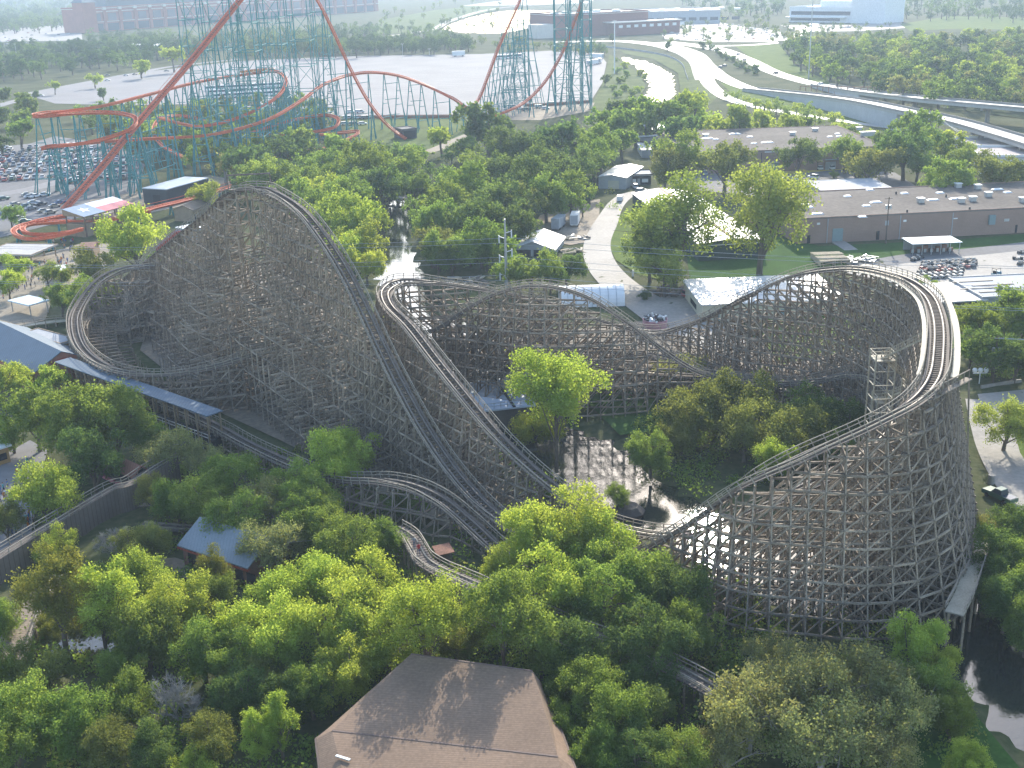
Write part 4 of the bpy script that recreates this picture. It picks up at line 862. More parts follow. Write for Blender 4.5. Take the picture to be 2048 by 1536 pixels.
# ------------------------------------------------------------------ trains
def train(name, label, path, i0, n, pitch, body, seatm, up_off=.45, w=1.25, l=2.6):
    t, sd, up, _ = frames(path, 0); r = thing(name, label, 'coaster train', path[i0])
    st_ = max(1, int(round(pitch / np.linalg.norm(path[1] - path[0]))))
    for k in range(n):
        i = min(i0 + k * st_, len(path) - 2); o, T, S, U = path[i] + up[i] * up_off, t[i], sd[i], up[i]
        prof = [(-l / 2, 0), (l / 2, 0), (l / 2, .55), (l * .42, .8), (l * .05, .62), (l * .0, 1.0), (-l * .06, .6), (-l * .42, .62), (-l * .46, 1.05), (-l / 2, 1.05)]
        V = [o + T * a + U * (b + .12) + S * s_ * w / 2 for s_ in (-1, 1) for a, b in prof]; m_ = len(prof)
        fs = [tuple(range(m_))[::-1], tuple(range(m_, 2 * m_))] + [(j, (j + 1) % m_, m_ + (j + 1) % m_, m_ + j) for j in range(m_)]
        c = part('car', MB().add(V, fs), body, r)
        g = MB()
        for a in (l * .2, -l * .25):
            for s_ in (-.32, .32):
                q = o + T * a + S * s_ + U * .75
                g.add([q - S * .18 - T * .12, q + S * .18 - T * .12, q + S * .18 + T * .12, q - S * .18 + T * .12, q - S * .22 - T * .1 + U * .5, q + S * .22 - T * .1 + U * .5, q + S * .22 + T * .1 + U * .5, q - S * .22 + T * .1 + U * .5], _BF, 0)
                h_ = q + U * .62; g.tube([h_ - U * .13, h_ - U * .06, h_ + U * .06, h_ + U * .13], [.05, .12, .12, .04], 6, 1)
        part('riders', g, [seatm, mat('skin', (.42, .26, .19), .7, .2)], c)
    return r
tl = main[:i_ap]; k0 = int(np.argmin(np.abs(tl[:, 2] - PL(322, 505, L0, AP)[2])))
train('coaster_train', 'red coaster train full of riders climbing the timber lift hill', main, k0, 6, 2.9, mat('train_red', (.30, .03, .03), .4), mat('rider_shirts', (.30, .30, .36), .9, .6, 2.0))

# ------------------------------------------------------------------ red steel coaster with teal supports
M_RED = mat('orange_red_track_paint', (0.54, 0.115, 0.04), 0.55, 0.22, 0.07, 1.2)
M_TEAL = mat('teal_column_paint', (0.05, 0.22, 0.225), 0.6, 0.25, 0.12, 1.5)
rc = thing('steel_roller_coaster', 'huge orange red steel roller coaster with teal columns beside the empty parking lot', 'roller coaster', P(400, 330, 0))
def strack(path, w=1.5, bank=14.0, spine=.75, walk=False, m=None):
    t, sd, up, sh = frames(path, bank)
    part('track_spine', MB().sweep(path, sd, up, -.55, 0, spine, .75), M_RED, rc)
    rl = MB()
    for s_ in (-1, 1): rl.sweep(path, sd, up, .05, s_ * w / 2, .32, .32)
    rl.beams(path - sd * w / 2, path + sd * w / 2, .3, .2); part('track_rails', rl, M_RED, rc)
    if walk:
        wk = MB()
        for s_ in (-1, 1): wk.sweep(path, sd, up, 0, s_ * (w / 2 + .75), .9, .1); wk.sweep(path, sd, up, 1.0, s_ * (w / 2 + 1.2), .1, .1)
        part('lift_walkway', wk, M_RED, rc); part('lift_chain_trough', MB().sweep(path, sd, up, -.12, 0, 1.0, .1), mat('grease_brown', (.22, .08, .05)), rc)
    return t, sd, up, sh
NCOL = [0]
def columns(path, step, lean=.12, zmin=3, tie=True, skip=None, both=True, r=.32):
    s = np.r_[0, np.cumsum(np.linalg.norm(np.diff(path, axis=0), axis=1))]; k = np.arange(step * .4, s[-1], step)
    C = np.stack([np.interp(k, s, path[:, j]) for j in range(3)], 1); _, _, _, sh = frames(C)
    for i, c in enumerate(C):
        z = c[2] - 1.0
        if z < zmin or (skip and skip(c)): continue
        m = MB(); top = np.array([c[0], c[1], z])
        for s_ in ((-1, 1) if both else (1,)):
            f = np.array([*(c[:2] + sh[i][:2] * s_ * (.6 + lean * z)), -.2]); m.tube([top + sh[i] * s_ * .25, f], r, 6)
            if z > 14: a = f + (top - f) * .5; m.tube([a, np.array([a[0], a[1], 0]) + sh[i] * s_ * (1 + lean * z * .6)], r * .8, 6)
        for zz in np.arange(6, z - 2, 7):
            fz = (z - zz) / z; o = sh[i] * (.6 + lean * z) * fz; m.beams([np.array([c[0], c[1], zz]) - o], [np.array([c[0], c[1], zz]) + o], .3)
        if tie and i + 1 < len(C) and i % 2 == 0 and C[i + 1][2] > zmin + 1:
            d = C[i + 1]
            for zz in np.arange(7, min(z, d[2]) - 1.5, 8): m.beams([(c[0], c[1], zz)], [(d[0], d[1], zz + 1.0)], .28)
        if NCOL[0] < 98: part('support_column', m, M_TEAL, rc); NCOL[0] += 1
        else: EXTRA.append(m)
EXTRA = []
def px3(l): return [P(*q) for q in l]
a0, a1 = P(130, 417, 3.0), P(480, 0, 69)
tl_ = spline([a0] + [PL(u, v, a0, a1) for u, v in ((200, 338), (262, 262), (380, 124))] + [a1, PL(508, -32, a0, a1)], 1.5)
strack(tl_, 1.7, 0, .9, walk=True)
bt, bb = P(612, -40, 72), P(812, 277, 1.0); bt = np.array([bt[0], 612, 0]) if False else (lambda q: np.array([(612 - 1024) / F * 615, 612.0, 0]))(0)
td = spline([PL(u, v, bt, bb) for u, v in ((622, -22), (642, 12), (667, 62), (702, 138), (741, 208), (776, 250), (812, 277))], 1.5); strack(td, 1.5, 0)
hp0, hp1 = P(945, 217, 9.0), P(1040, 0, 61)
ri, rj = P(1000, 228, 5), P(1165, 0, 60)
up1 = [PL(u, v, hp0, hp1) for u, v in ((958, 197), (975, 155), (992, 108), (1015, 55), (1040, 0), (1052, -30))]
t4 = [(573, 166, 28.4), (556, 191, 25), (520, 214, 21.5), (460, 240, 17), (400, 251, 14.5), (350, 243, 15.5), (315, 233, 17)]
big = spline(px3([(315, 233, 17), (350, 243, 15.5), (400, 251, 14.5), (460, 240, 17), (520, 214, 21.5), (556, 191, 25), (571, 168, 28.2), (566, 150, 29.6), (545, 142, 30), (480, 149, 30.5), (400, 162, 31), (300, 187, 31), (200, 211, 31), (130, 221, 31), (84, 226, 31), (67, 231, 30.8), (90, 231, 30.4), (140, 226, 30.2), (200, 224, 29.8), (246, 227, 29.3), (272, 239, 28.3), (260, 257, 26), (218, 274, 23.4), (150, 287, 20.5), (92, 293, 18.8), (84, 296, 18.4), (110, 292, 18.2), (180, 284, 18.2), (280, 277, 17.5), (420, 268, 16.2), (530, 240, 18), (600, 202, 21.5), (650, 167, 25.5), (700, 149, 28), (740, 144, 29), (790, 149, 28), (850, 169, 24), (900, 193, 18.5), (936, 214, 11)]) + up1, 1.3)
strack(big, 1.5, 8.0)
up2 = spline([P(985, 231, 4)] + [PL(u, v, ri, rj) for u, v in ((1020, 219), (1050, 203), (1090, 163), (1128, 98), (1150, 40), (1165, 0), (1172, -25))], 1.5); strack(up2, 1.5, 0)
hx1 = spline(px3([(490, 277, 5), (430, 253, 9), (392, 236, 12.5), (352, 231, 14), (322, 237, 14), (308, 255, 12), (315, 281, 9), (345, 303, 6.5), (382, 320, 4)]), 1.3); strack(hx1, 1.5, 8)
hx2 = spline(px3([(490, 268, 6), (540, 252, 9), (600, 236, 11.3), (650, 230, 12), (677, 239, 11.2), (662, 256, 9), (600, 266, 7.5), (530, 271, 6.4), (480, 278, 5)]), 1.3); strack(hx2, 1.5, 8)
hx3 = spline(px3([(555, 322, 3.5), (620, 304, 4.5), (670, 288, 5), (712, 268, 6), (714, 262, 6.3), (690, 264, 6.3), (640, 268, 6)]), 1.3); strack(hx3, 1.5, 8)
hx4 = spline(px3([(560, 312, 3), (600, 306, 3.2), (640, 297, 4), (600, 303, 4.4), (540, 316, 4)]), 1.3); strack(hx4, 1.5, 4)
lowl = spline(px3([(300, 420, 4.6), (200, 440, 4.6), (120, 442, 4.6), (60, 447, 4.4), (30, 458, 4.2), (34, 470, 4.2), (70, 476, 4.4), (120, 468, 4.7), (165, 456, 5)]), 1.2); strack(lowl, 1.5, 4)
lowl2 = spline(px3([(130, 430, 4.3), (80, 440, 4.2), (48, 452, 4), (52, 464, 4), (90, 467, 4.2), (150, 461, 4.4)]), 1.2); strack(lowl2, 1.5, 4)
brk = spline(px3([(262, 428, 4.2), (310, 414, 4.2), (360, 402, 4.2), (420, 385, 4.2), (480, 366, 4.2)]), 1.2); strack(brk, 1.6, 0, walk=True)
nb = len(big)
columns(big, 9.5, .14, r=.25); columns(tl_, 22, .08, zmin=8, r=.3); columns(td, 26, .10, r=.3); columns(up2, 22, .12, zmin=10, r=.35)
columns(hx1, 11, .15); columns(hx2, 11, .15)
for p_ in (lowl, brk, hx3): columns(p_, 14, .1, zmin=2, tie=False)
if EXTRA:
    ex = MB()
    for m in EXTRA: ex.v.append(np.concatenate(m.v)); ex.idx.append(np.concatenate(m.idx) + ex.n); ex.tot.append(np.concatenate(m.tot)); ex.mi.append(np.concatenate(m.mi)); ex.n += len(ex.v[-1])
    part('support_columns', ex, M_TEAL, rc, kind='stuff')
def tower(pts, z1, step=9, r=.34, taper=0.0, xb=True):
    """lattice tower on ground points (a closed ring), with horizontals and X braces"""
    p = np.array(pts, float); c = p.mean(0); n = len(p); m = MB(); zs = np.arange(0, z1 + .1, step)
    def at(i, z): q = c + (p[i] - c) * (1 - taper * z / z1); return np.array([q[0], q[1], z])
    for i in range(n):
        m.tube([at(i, 0) - [0, 0, .3], at(i, z1)], r, 6); j = (i + 1) % n
        for k, z in enumerate(zs[1:]): m.beams([at(i, z)], [at(j, z)], .3)
        for k in range(len(zs) - 1):
            if xb and (k + i) % 2 == 0: m.beams([at(i, zs[k])], [at(j, zs[k + 1])], .22)
            if xb and (k + i) % 2: m.beams([at(j, zs[k])], [at(i, zs[k + 1])], .22)
    part('lattice_tower', m, M_TEAL, rc)
def sq(u, v, w, d): c = P(u, v); return [c + np.array(k) for k in ((-w / 2, 0, 0), (w / 2, 0, 0), (w / 2, d, 0), (-w / 2, d, 0))]
tower(sq(1030, 216, 13, 16), 50, 9); tower(sq(1045, 212, 9, 20), 44, 9)
tower(sq(1128, 224, 9, 14), 70, 9); tower(sq(1152, 222, 8, 22), 70, 9); tower(sq(1175, 224, 5, 12), 62, 10)
for u, v, w, d in [(405, 300, 10, 14), (455, 318, 11, 16), (510, 330, 10, 18), (560, 300, 11, 18), (615, 282, 11, 18), (655, 262, 9, 16)]: tower(sq(u, v, w, d), 76 if v > 290 else 70, 12, .22, .12)
for u, v, w, d in [(585, 262, 8, 12), (540, 262, 9, 14), (480, 268, 9, 14)]: tower(sq(u, v, w, d), 60, 11, .2, .1)
cat = MB(); q = spline([P(1030, 40, 50) + [-6, 0, 0], P(1075, 10, 58), P(1110, 45, 52)], 3)
# catwalk platforms high on the towers and the tunnel mouth
tn = bld('track_tunnel', 'small dark concrete tunnel mouth where the red drop enters the ground', 'tunnel', P(806, 279), P(834, 276), np.array(10.0), 4.5, mat('dark_concrete', (.10, .10, .10)), mat('dark_concrete', (.1, .1, .1)), parapet=.3)
front(tn, 'opening', .6, tn['L'] - .6, .05, 3.9, M_BLACK, .05)
ib = int(np.argmin(np.linalg.norm(big - P(490, 148, 30.5), axis=1)))
train('steel_coaster_train', 'orange train of riders on the upper level of the red steel coaster', big[::-1], len(big) - 1 - ib, 7, 3.4, mat('train_orange', (.5, .2, .05), .4), mat('rider_shirts', (.3, .3, .36)), .5, 1.6, 3.0)

# ------------------------------------------------------------------ low trestle, raised walkway, decks and bridges
def wood_run(name, label, cat, pts, width, rails=True, post=3.0, deckm=None, side_wall=0, ties=False):
    p = spline(px3(pts), .8); t, sd, up, sh = frames(p); zu = np.tile([0, 0, 1.0], (len(p), 1)); r = thing(name, label, cat, (p[0][0], p[0][1], 0))
    part('deck', MB().sweep(p, sh, zu, 0, 0, width, .16), deckm or M_WOODT, r)
    if ties: part('rails', MB().sweep(p, sh, zu, .2, -.6, .22, .2).sweep(p, sh, zu, .2, .6, .22, .2), M_HAND, r); part('ties', MB().beams(p - sh * width / 2, p + sh * width / 2, .35, .3), M_WOODT, r)
    if rails:
        for s_ in (-1, 1):
            b = p + sh * s_ * width / 2; part('handrail', MB().beams(b[::3], b[::3] + [0, 0, 1.1], .1).sweep(p, sh, zu, 1.1, s_ * width / 2, .14, .09).sweep(p, sh, zu, .6, s_ * width / 2, .07, .1), M_HAND, r)
    k = max(1, int(post / .8))
    for i in range(0, len(p), k):
        z = p[i][2] - .1
        if z < .5: continue
        m = MB()
        for s_ in (-1, 1): m.beams([[*(p[i] + sh[i] * s_ * width * .42)[:2], -1.6]], [[*(p[i] + sh[i] * s_ * width * .42)[:2], z]], .26)
        m.beams([p[i] - sh[i] * width * .5 - [0, 0, .25]], [p[i] + sh[i] * width * .5 - [0, 0, .25]], .25)
        part('trestle_bent', m, M_WOOD, r)
    if side_wall:
        for s_ in side_wall:
            o = p + sh * s_ * (width / 2 + .06); V = np.concatenate([o * [1, 1, 0] - [0, 0, .3], o + [0, 0, .35], (o + sh * s_ * .12) * [1, 1, 0] - [0, 0, .3], o + sh * s_ * .12 + [0, 0, .35]]); n = len(p); i = np.arange(n - 1)
            part('side_wall', MB().add(V, np.concatenate([np.stack([i, i + 1, n + i + 1, n + i], 1), np.stack([2 * n + i + 1, 2 * n + i, 3 * n + i, 3 * n + i + 1], 1), np.stack([n + i, n + i + 1, 3 * n + i + 1, 3 * n + i], 1)])), mat_striped('grey_brown_planks', (.15, .12, .095), (.10, .08, .065), .35, 0, .9, .15), r)
    return r, p
wood_run('trestle_track', 'low wooden mine train trestle curving through the bright green trees', 'trestle', [(790, 1058, 3.4), (818, 1076, 3.6), (834, 1100, 3.8), (848, 1122, 4), (880, 1142, 4.2), (915, 1157, 4.5), (950, 1172, 4.8), (1010, 1200, 4.8), (1150, 1262, 4.6), (1290, 1312, 4.2), (1360, 1345, 3.6), (1420, 1378, 3.2), (1470, 1410, 3)], 2.6, ties=True)
wood_run('raised_walkway', 'raised timber walkway with solid plank side wall above the shaded midway', 'walkway', [(345, 916, 4), (300, 942, 3.9), (252, 972, 3.8), (230, 976, 3.8), (190, 997, 3.7), (110, 1045, 3.6), (0, 1112, 3.4), (-60, 1150, 3.4)], 2.2, side_wall=(-1,) if P(345, 916, 6)[0] > P(0, 1112, 4.6)[0] else (1,))
wood_run('plank_bridge', 'narrow brown plank bridge curving over the dark moat beside the bamboo', 'bridge', [(120, 1150, 1.2), (88, 1178, 1.4), (62, 1215, 1.5), (45, 1255, 1.5), (30, 1300, 1.5), (15, 1350, 1.4)], 3.4, deckm=mat_striped('old_planks', (.24, .19, .14), (.15, .12, .09), .5, 1, .9, .15))
wood_run('service_walkway', 'pale timber service walkway on tall posts at the foot of the right turn', 'walkway', [(1966, 1085, 4.6), (1948, 1135, 4.6), (1928, 1190, 4.6), (1908, 1228, 4.6)], 2.2, deckm=M_RAILTOP, post=5)
wood_run('train_bridge', 'weathered low timber rail line beside the grey pavilion', 'rail line', [(285, 1050, .9), (340, 1054, .9), (400, 1058, .9)], 2.4, ties=True, rails=False)
wood_run('queue_fence_walk', 'low timber queue walkway with railings left of the boarding station', 'walkway', [(-60, 668, 1.2), (20, 656, 1.2), (90, 645, 1.2), (140, 640, 1.2)], 2.4, deckm=M_RAILTOP)
wood_run('creek_footbridge', 'small pale footbridge at the upper end of the river', 'bridge', [(748, 392, .6), (790, 394, .8), (835, 398, .6)], 3.0, deckm=M_CONC, rails=True)
wood_run('dock_platform', 'small timber platform with railing beside the coaster run out over the pond', 'platform', [(1178, 1022, 4.2), (1196, 1024, 4.2), (1214, 1034, 4.2)], 1.6, deckm=M_RAILTOP)
# ------------------------------------------------------------------ trees
LEAF = {
 'lime': mat_leaf('fresh_lime_leaves', (0.18, 0.255, 0.048), (0.31, 0.385, 0.10), .54),
 'mid': mat_leaf('mid_green_leaves', (0.105, 0.172, 0.042), (0.19, 0.27, 0.08), .52),
 'dark': mat_leaf('dark_oak_leaves', (0.066, 0.115, 0.042), (0.125, 0.19, 0.068), .48),
 'olive': mat_leaf('olive_brown_leaves', (0.105, 0.13, 0.042), (0.19, 0.22, 0.08), .48),
 'bud': mat_leaf('grey_green_buds', (0.15, 0.155, 0.09), (0.24, 0.28, 0.115), .44),
 'bamboo': mat_leaf('yellow_bamboo_leaves', (0.115, 0.14, 0.038), (0.20, 0.215, 0.065), .45),
 'deep': mat_leaf('deep_green_leaves', (0.035, 0.072, 0.032), (0.072, 0.12, 0.05), .35),
 'wisp': mat_leaf('pale_new_leaves', (0.15, 0.21, 0.055), (0.25, 0.315, 0.10), .52)}
M_BARK = mat('grey_brown_bark', (0.13, 0.105, 0.08), 0.95, 0.3, 1.5, 8.0)
M_TWIG = mat('pale_bare_twigs', (0.26, 0.235, 0.205), 0.9, 0.25, 1.5, 8.0)
ADJ = {'lime': 'bright lime green', 'mid': 'mid green', 'dark': 'dark green', 'olive': 'olive brown', 'bud': 'grey green budding', 'bamboo': 'yellow brown bamboo', 'wisp': 'pale wispy green', 'bare': 'bare grey'}
def leaf_quads(rng, c, nrm, size):
    n = len(c); r = rng.normal(size=(n, 3)); nn = _n(nrm * .55 + r * .8); a = _n(np.cross(nn, rng.normal(size=(n, 3)))); b = np.cross(nn, a)
    s = size * rng.uniform(.6, 1.35, (n, 1)); a = a * s * .5; b = b * s * .34
    V = np.stack([c - a, c - b * 1.0 + a * .1, c + a, c + b * 1.0 + a * .1], 1).reshape(-1, 3)
    return V, np.arange(4 * n).reshape(-1, 4)
def lobes_for(rng, shape, k):
    if shape == 'tall': ax = np.array([.95, .95, 1.4])
    elif shape == 'wide': ax = np.array([1.2, 1.2, .7])
    elif shape == 'cone': ax = np.array([.8, .8, 1.6])
    else: ax = np.array([1.18, 1.18, 1.0])
    L_ = []
    for i in range(k):
        d = _n(rng.normal(size=3)); d[2] = d[2] * .9 + .12; rad = rng.uniform(.4, .86)
        if i < 2: rad = rng.uniform(0, .3)
        c = d * rad * ax
        if shape == 'cone': f = np.clip((c[2] + 1.2) / 2.6, 0, 1); c[:2] *= (1.25 - f)
        L_.append((c, rng.uniform(.22, .40) * (1 if shape != 'cone' else .85)))
    return L_, ax
ZC = {'high': 2.1, 'round': 1.22, 'tall': 1.75, 'wide': 1.0, 'cone': 1.75, 'bush': .62}
def make_tree(seed, shape, lod, dens=1.0):
    """unit tree: crown radius about 1, foot at z = 0"""
    rng = np.random.default_rng(seed); k, nl, sz = {0: (28, 20000, .055), 1: (20, 9000, .078), 2: (13, 1800, .16)}[lod]
    L_, ax = lobes_for(rng, shape if shape != 'bush' else 'round', k); zc = ZC[shape]
    nl = int(nl * dens); w = np.array([r * r for _, r in L_]); cnt = np.maximum((w / w.sum() * nl).astype(int), 5)
    cs, ns = [], []
    for (c, r), m in zip(L_, cnt):
        # sub-clumps on the lobe so that the outline breaks up
        ns_ = max(5, int(7 + 5 * (lod == 0))); dirs = _n(rng.normal(size=(ns_, 3)) + [0, 0, .35]); pick = rng.integers(0, ns_, m)
        g = dirs[pick] * r * rng.uniform(.6, .95, (m, 1)) + rng.normal(size=(m, 3)) * r * .24
        d = _n(g + 1e-6); keep = (d[:, 2] > -.75)
        cs.append((c + g)[keep]); ns.append(d[keep])
    c = np.concatenate(cs) + [0, 0, zc]; c[:, 2] = np.maximum(c[:, 2], .12); nrm = np.concatenate(ns)
    cb = MB(); V, Fq = leaf_quads(rng, c, nrm, sz); cb.add(V, Fq)
    tb = MB(); h0 = zc - ax[2] * .55; tr = (.04 if shape == 'high' else .062) if lod < 2 else .075; kx = 7 if lod == 0 else 5
    bend = rng.normal(size=2) * .05
    trunk = np.array([[0, 0, -.06], [bend[0] * .3, bend[1] * .3, h0 * .5], [bend[0], bend[1], max(h0, .2)], [bend[0] * 1.5, bend[1] * 1.5, zc]])
    tb.tube(trunk, [tr * 1.25, tr, tr * .85, tr * .35], kx)
    for i, (q, r) in enumerate(L_[:(14 if lod == 0 else 8 if lod == 1 else 4)]):
        e = q + [0, 0, zc]; f = rng.uniform(.35, .95); s = np.array([bend[0] * f, bend[1] * f, max(h0, .2) * f + zc * .3 * (f > .6)]); s[2] = min(s[2], e[2] - .05) if e[2] > .3 else s[2] * .5
        mid = (s + e) / 2 + [0, 0, .06]; tb.tube(np.array([s, mid, e]), [tr * .5, tr * .33, tr * .12], 5 if lod == 0 else 4, cap=False)
        if lod == 0:
            for _ in range(4): tb.tube(np.array([mid * .4 + e * .6, e + rng.normal(size=3) * r * .7]), [tr * .14, tr * .04], 3, cap=False)
    return cb, tb
def make_bare(seed, twigs=True):
    rng = np.random.default_rng(seed); tb = MB()
    def grow(p, d, l, r, dep):
        n = 3; q = [p]
        for i in range(n): d = _n(d + rng.normal(size=3) * .16 + [0, 0, .05]); q.append(q[-1] + d * l / n)
        tb.tube(np.array(q), np.linspace(r, r * .62, n + 1), 6 if dep < 2 else 4 if dep < 4 else 3, cap=False)
        if dep >= 6: return
        for i in range(rng.integers(2, 4) + (dep > 2)):
            a = _n(d + rng.normal(size=3) * (.62 if dep else .75)); a[2] = abs(a[2]) * .8 + .1 if dep < 3 else a[2]
            grow(q[-1] if i < 2 else q[-2], _n(a), l * rng.uniform(.62, .85), r * (.62 if dep < 4 else .7), dep + 1)
    grow(np.array([0, 0, -.05]), np.array([0, 0, 1.0]), .42, .055, 0)
    for _ in range(2): grow(np.array([0, 0, .12]), _n(rng.normal(size=3) * [1, 1, 0] + [0, 0, .9]), .5, .04, 1)
    return tb
PROTO = {}
def proto(col, shape, lod, var):
    key = (col, shape, lod, var)
    if key not in PROTO:
        if col == 'bare':
            PROTO[key] = [('trunk', make_bare(50 + var).mesh('bare_branches', M_TWIG))]
        else:
            dens = {'bud': .62, 'wisp': .75, 'olive': .9}.get(col, 1.0); geo = ('G', shape, lod, var, dens)
            if geo not in PROTO: PROTO[geo] = make_tree(100 + var * 7 + lod + sum(map(ord, shape)), shape, lod, dens)
            cb, tb = PROTO[geo]
            PROTO[key] = [('trunk', tb.mesh('trunk', M_TWIG if col in ('bud',) else M_BARK)), ('crown', cb.mesh('crown', LEAF[col]))]
    return PROTO[key]
TREES = []        # (root, u, v, colour, radius px)
def tree(u, v, r, col, shape='round', label=None, group=None, name=None, var=None, rz=None):
    zc = 6.0; f = ZC.get(shape, 1.2) if col != 'bare' else 1.1
    for _ in range(8): p = P(u, v, zc); rm = r / pxm(p); zc = f * rm
    d = np.linalg.norm(p - CAM); lod = 0 if d < 215 or r > 88 else 1 if d < 480 else 2
    var = int(RNG.integers(0, 4 if lod else 5)) if var is None else var
    name = name or {'bare': 'bare_tree', 'bamboo': 'bamboo_clump'}.get(col, 'bush' if shape == 'bush' else 'broadleaf_tree')
    o = bpy.data.objects.new(name, None); COL.objects.link(o); o.location = (p[0], p[1], -.05); o.empty_display_size = .3
    o.rotation_euler = (0, 0, RNG.uniform(0, 6.28) if rz is None else rz); s = rm * (1.0 if col != 'bare' else 1.0)
    o.scale = (s * RNG.uniform(.93, 1.07), s * RNG.uniform(.93, 1.07), s * RNG.uniform(.92, 1.08))
    for nm, me in proto(col, shape, lod, var):
        c = bpy.data.objects.new(nm, me); COL.objects.link(c); c.parent = o
    o['category'] = 'bush' if shape == 'bush' else 'bamboo' if col == 'bamboo' else 'tree'
    if label: o['label'] = label
    if group: o['group'] = group
    if not label: TREES.append((o, u, v, col, r, shape))
    return o
U_ = lambda u, v, r, c, s, l: tree(u, v, r, c, s, l)
# trees that stand out by themselves
U_(1110, 770, 88, 'lime', 'high', 'tall isolated bright lime tree with a long bare trunk rising beside the pump house')
U_(1072, 862, 46, 'lime', 'bush', 'small lime green sapling on the pond bank below the tall isolated lime tree')
U_(92, 985, 72, 'lime', 'wide', 'round topped bright lime tree leaning over the raised plank walkway')
U_(110, 1098, 45, 'lime', 'bush', 'small bright lime tree against the plank side wall of the raised walkway')
U_(268, 480, 68, 'lime', 'round', 'large yellow green tree behind the left end of the timber coaster turn')
U_(350, 1385, 80, 'bare', 'round', 'bare pale branched tree without leaves left of the brown shingled roof')
U_(228, 1058, 62, 'bare', 'round', 'bare grey tree in front of the raised plank walkway')
U_(1000, 790, 30, 'bare', 'tall', 'dead stubby tree in front of the pump house roof')
U_(110, 1180, 84, 'bamboo', 'tall', 'yellow brown bamboo clump standing beside the dark moat')
U_(200, 1225, 60, 'bamboo', 'tall', 'smaller yellow bamboo clump right behind the dark moat')
U_(100, 1262, 34, 'bamboo', 'bush', 'low yellow bamboo bush at the left end of the dark moat')
U_(170, 1250, 40, 'bamboo', 'bush', 'low yellow bamboo bush along the far bank of the dark moat')
U_(235, 1268, 36, 'mid', 'bush', 'low green bush at the right end of the dark moat')
U_(430, 1150, 40, 'bamboo', 'tall', 'yellowish bamboo clump in front of the grey pavilion')
U_(512, 1465, 50, 'lime', 'cone', 'left of two pointed bright green trees beside the shingled roof')
U_(558, 1440, 56, 'lime', 'cone', 'right of two pointed bright green trees beside the shingled roof')
U_(1450, 332, 55, 'olive', 'wide', 'olive brown spreading oak alone in the staff parking with its trunk in view')
U_(1738, 325, 55, 'olive', 'wide', 'olive brown spreading oak with forked trunk beside the black parked car')
U_(1990, 342, 58, 'olive', 'wide', 'sparse olive tree with pale forked trunks behind the warehouse roof')
U_(1836, 322, 42, 'mid', 'wide', 'left of two dense round clipped trees behind the warehouse')
U_(1890, 355, 56, 'mid', 'wide', 'right and larger of two dense round clipped trees behind the warehouse')
U_(1910, 288, 44, 'lime', 'round', 'yellow lime tree beside the double headed light pole')
U_(882, 276, 32, 'lime', 'round', 'lone yellow green tree in the grass field beside the dirt track')
U_(975, 248, 55, 'dark', 'round', 'tall dense dark tree in the valley of the red track')
U_(1350, 438, 104, 'wisp', 'round', 'left of two tall pale wispy trees in front of the long white hall')
U_(1524, 432, 100, 'wisp', 'round', 'right of two tall pale wispy trees against the brick warehouse wall')
U_(2012, 850, 58, 'wisp', 'wide', 'sparse yellow green tree with dark trunk beside the concrete drive')
U_(1597, 303, 42, 'dark', 'round', 'dark round tree against the wall of the brick workshop')
U_(1815, 595, 1, 'mid', 'bush', None) if False else None
U_(1852, 580, 26, 'mid', 'bush', 'small green shrub left of the open white flat roofed shed')
U_(1820, 1288, 62, 'lime', 'round', 'bright emerald lime tree at the foot of the right coaster turn')
U_(1545, 925, 44, 'lime', 'round', 'small lime green tree in front of the dark grove inside the turn')
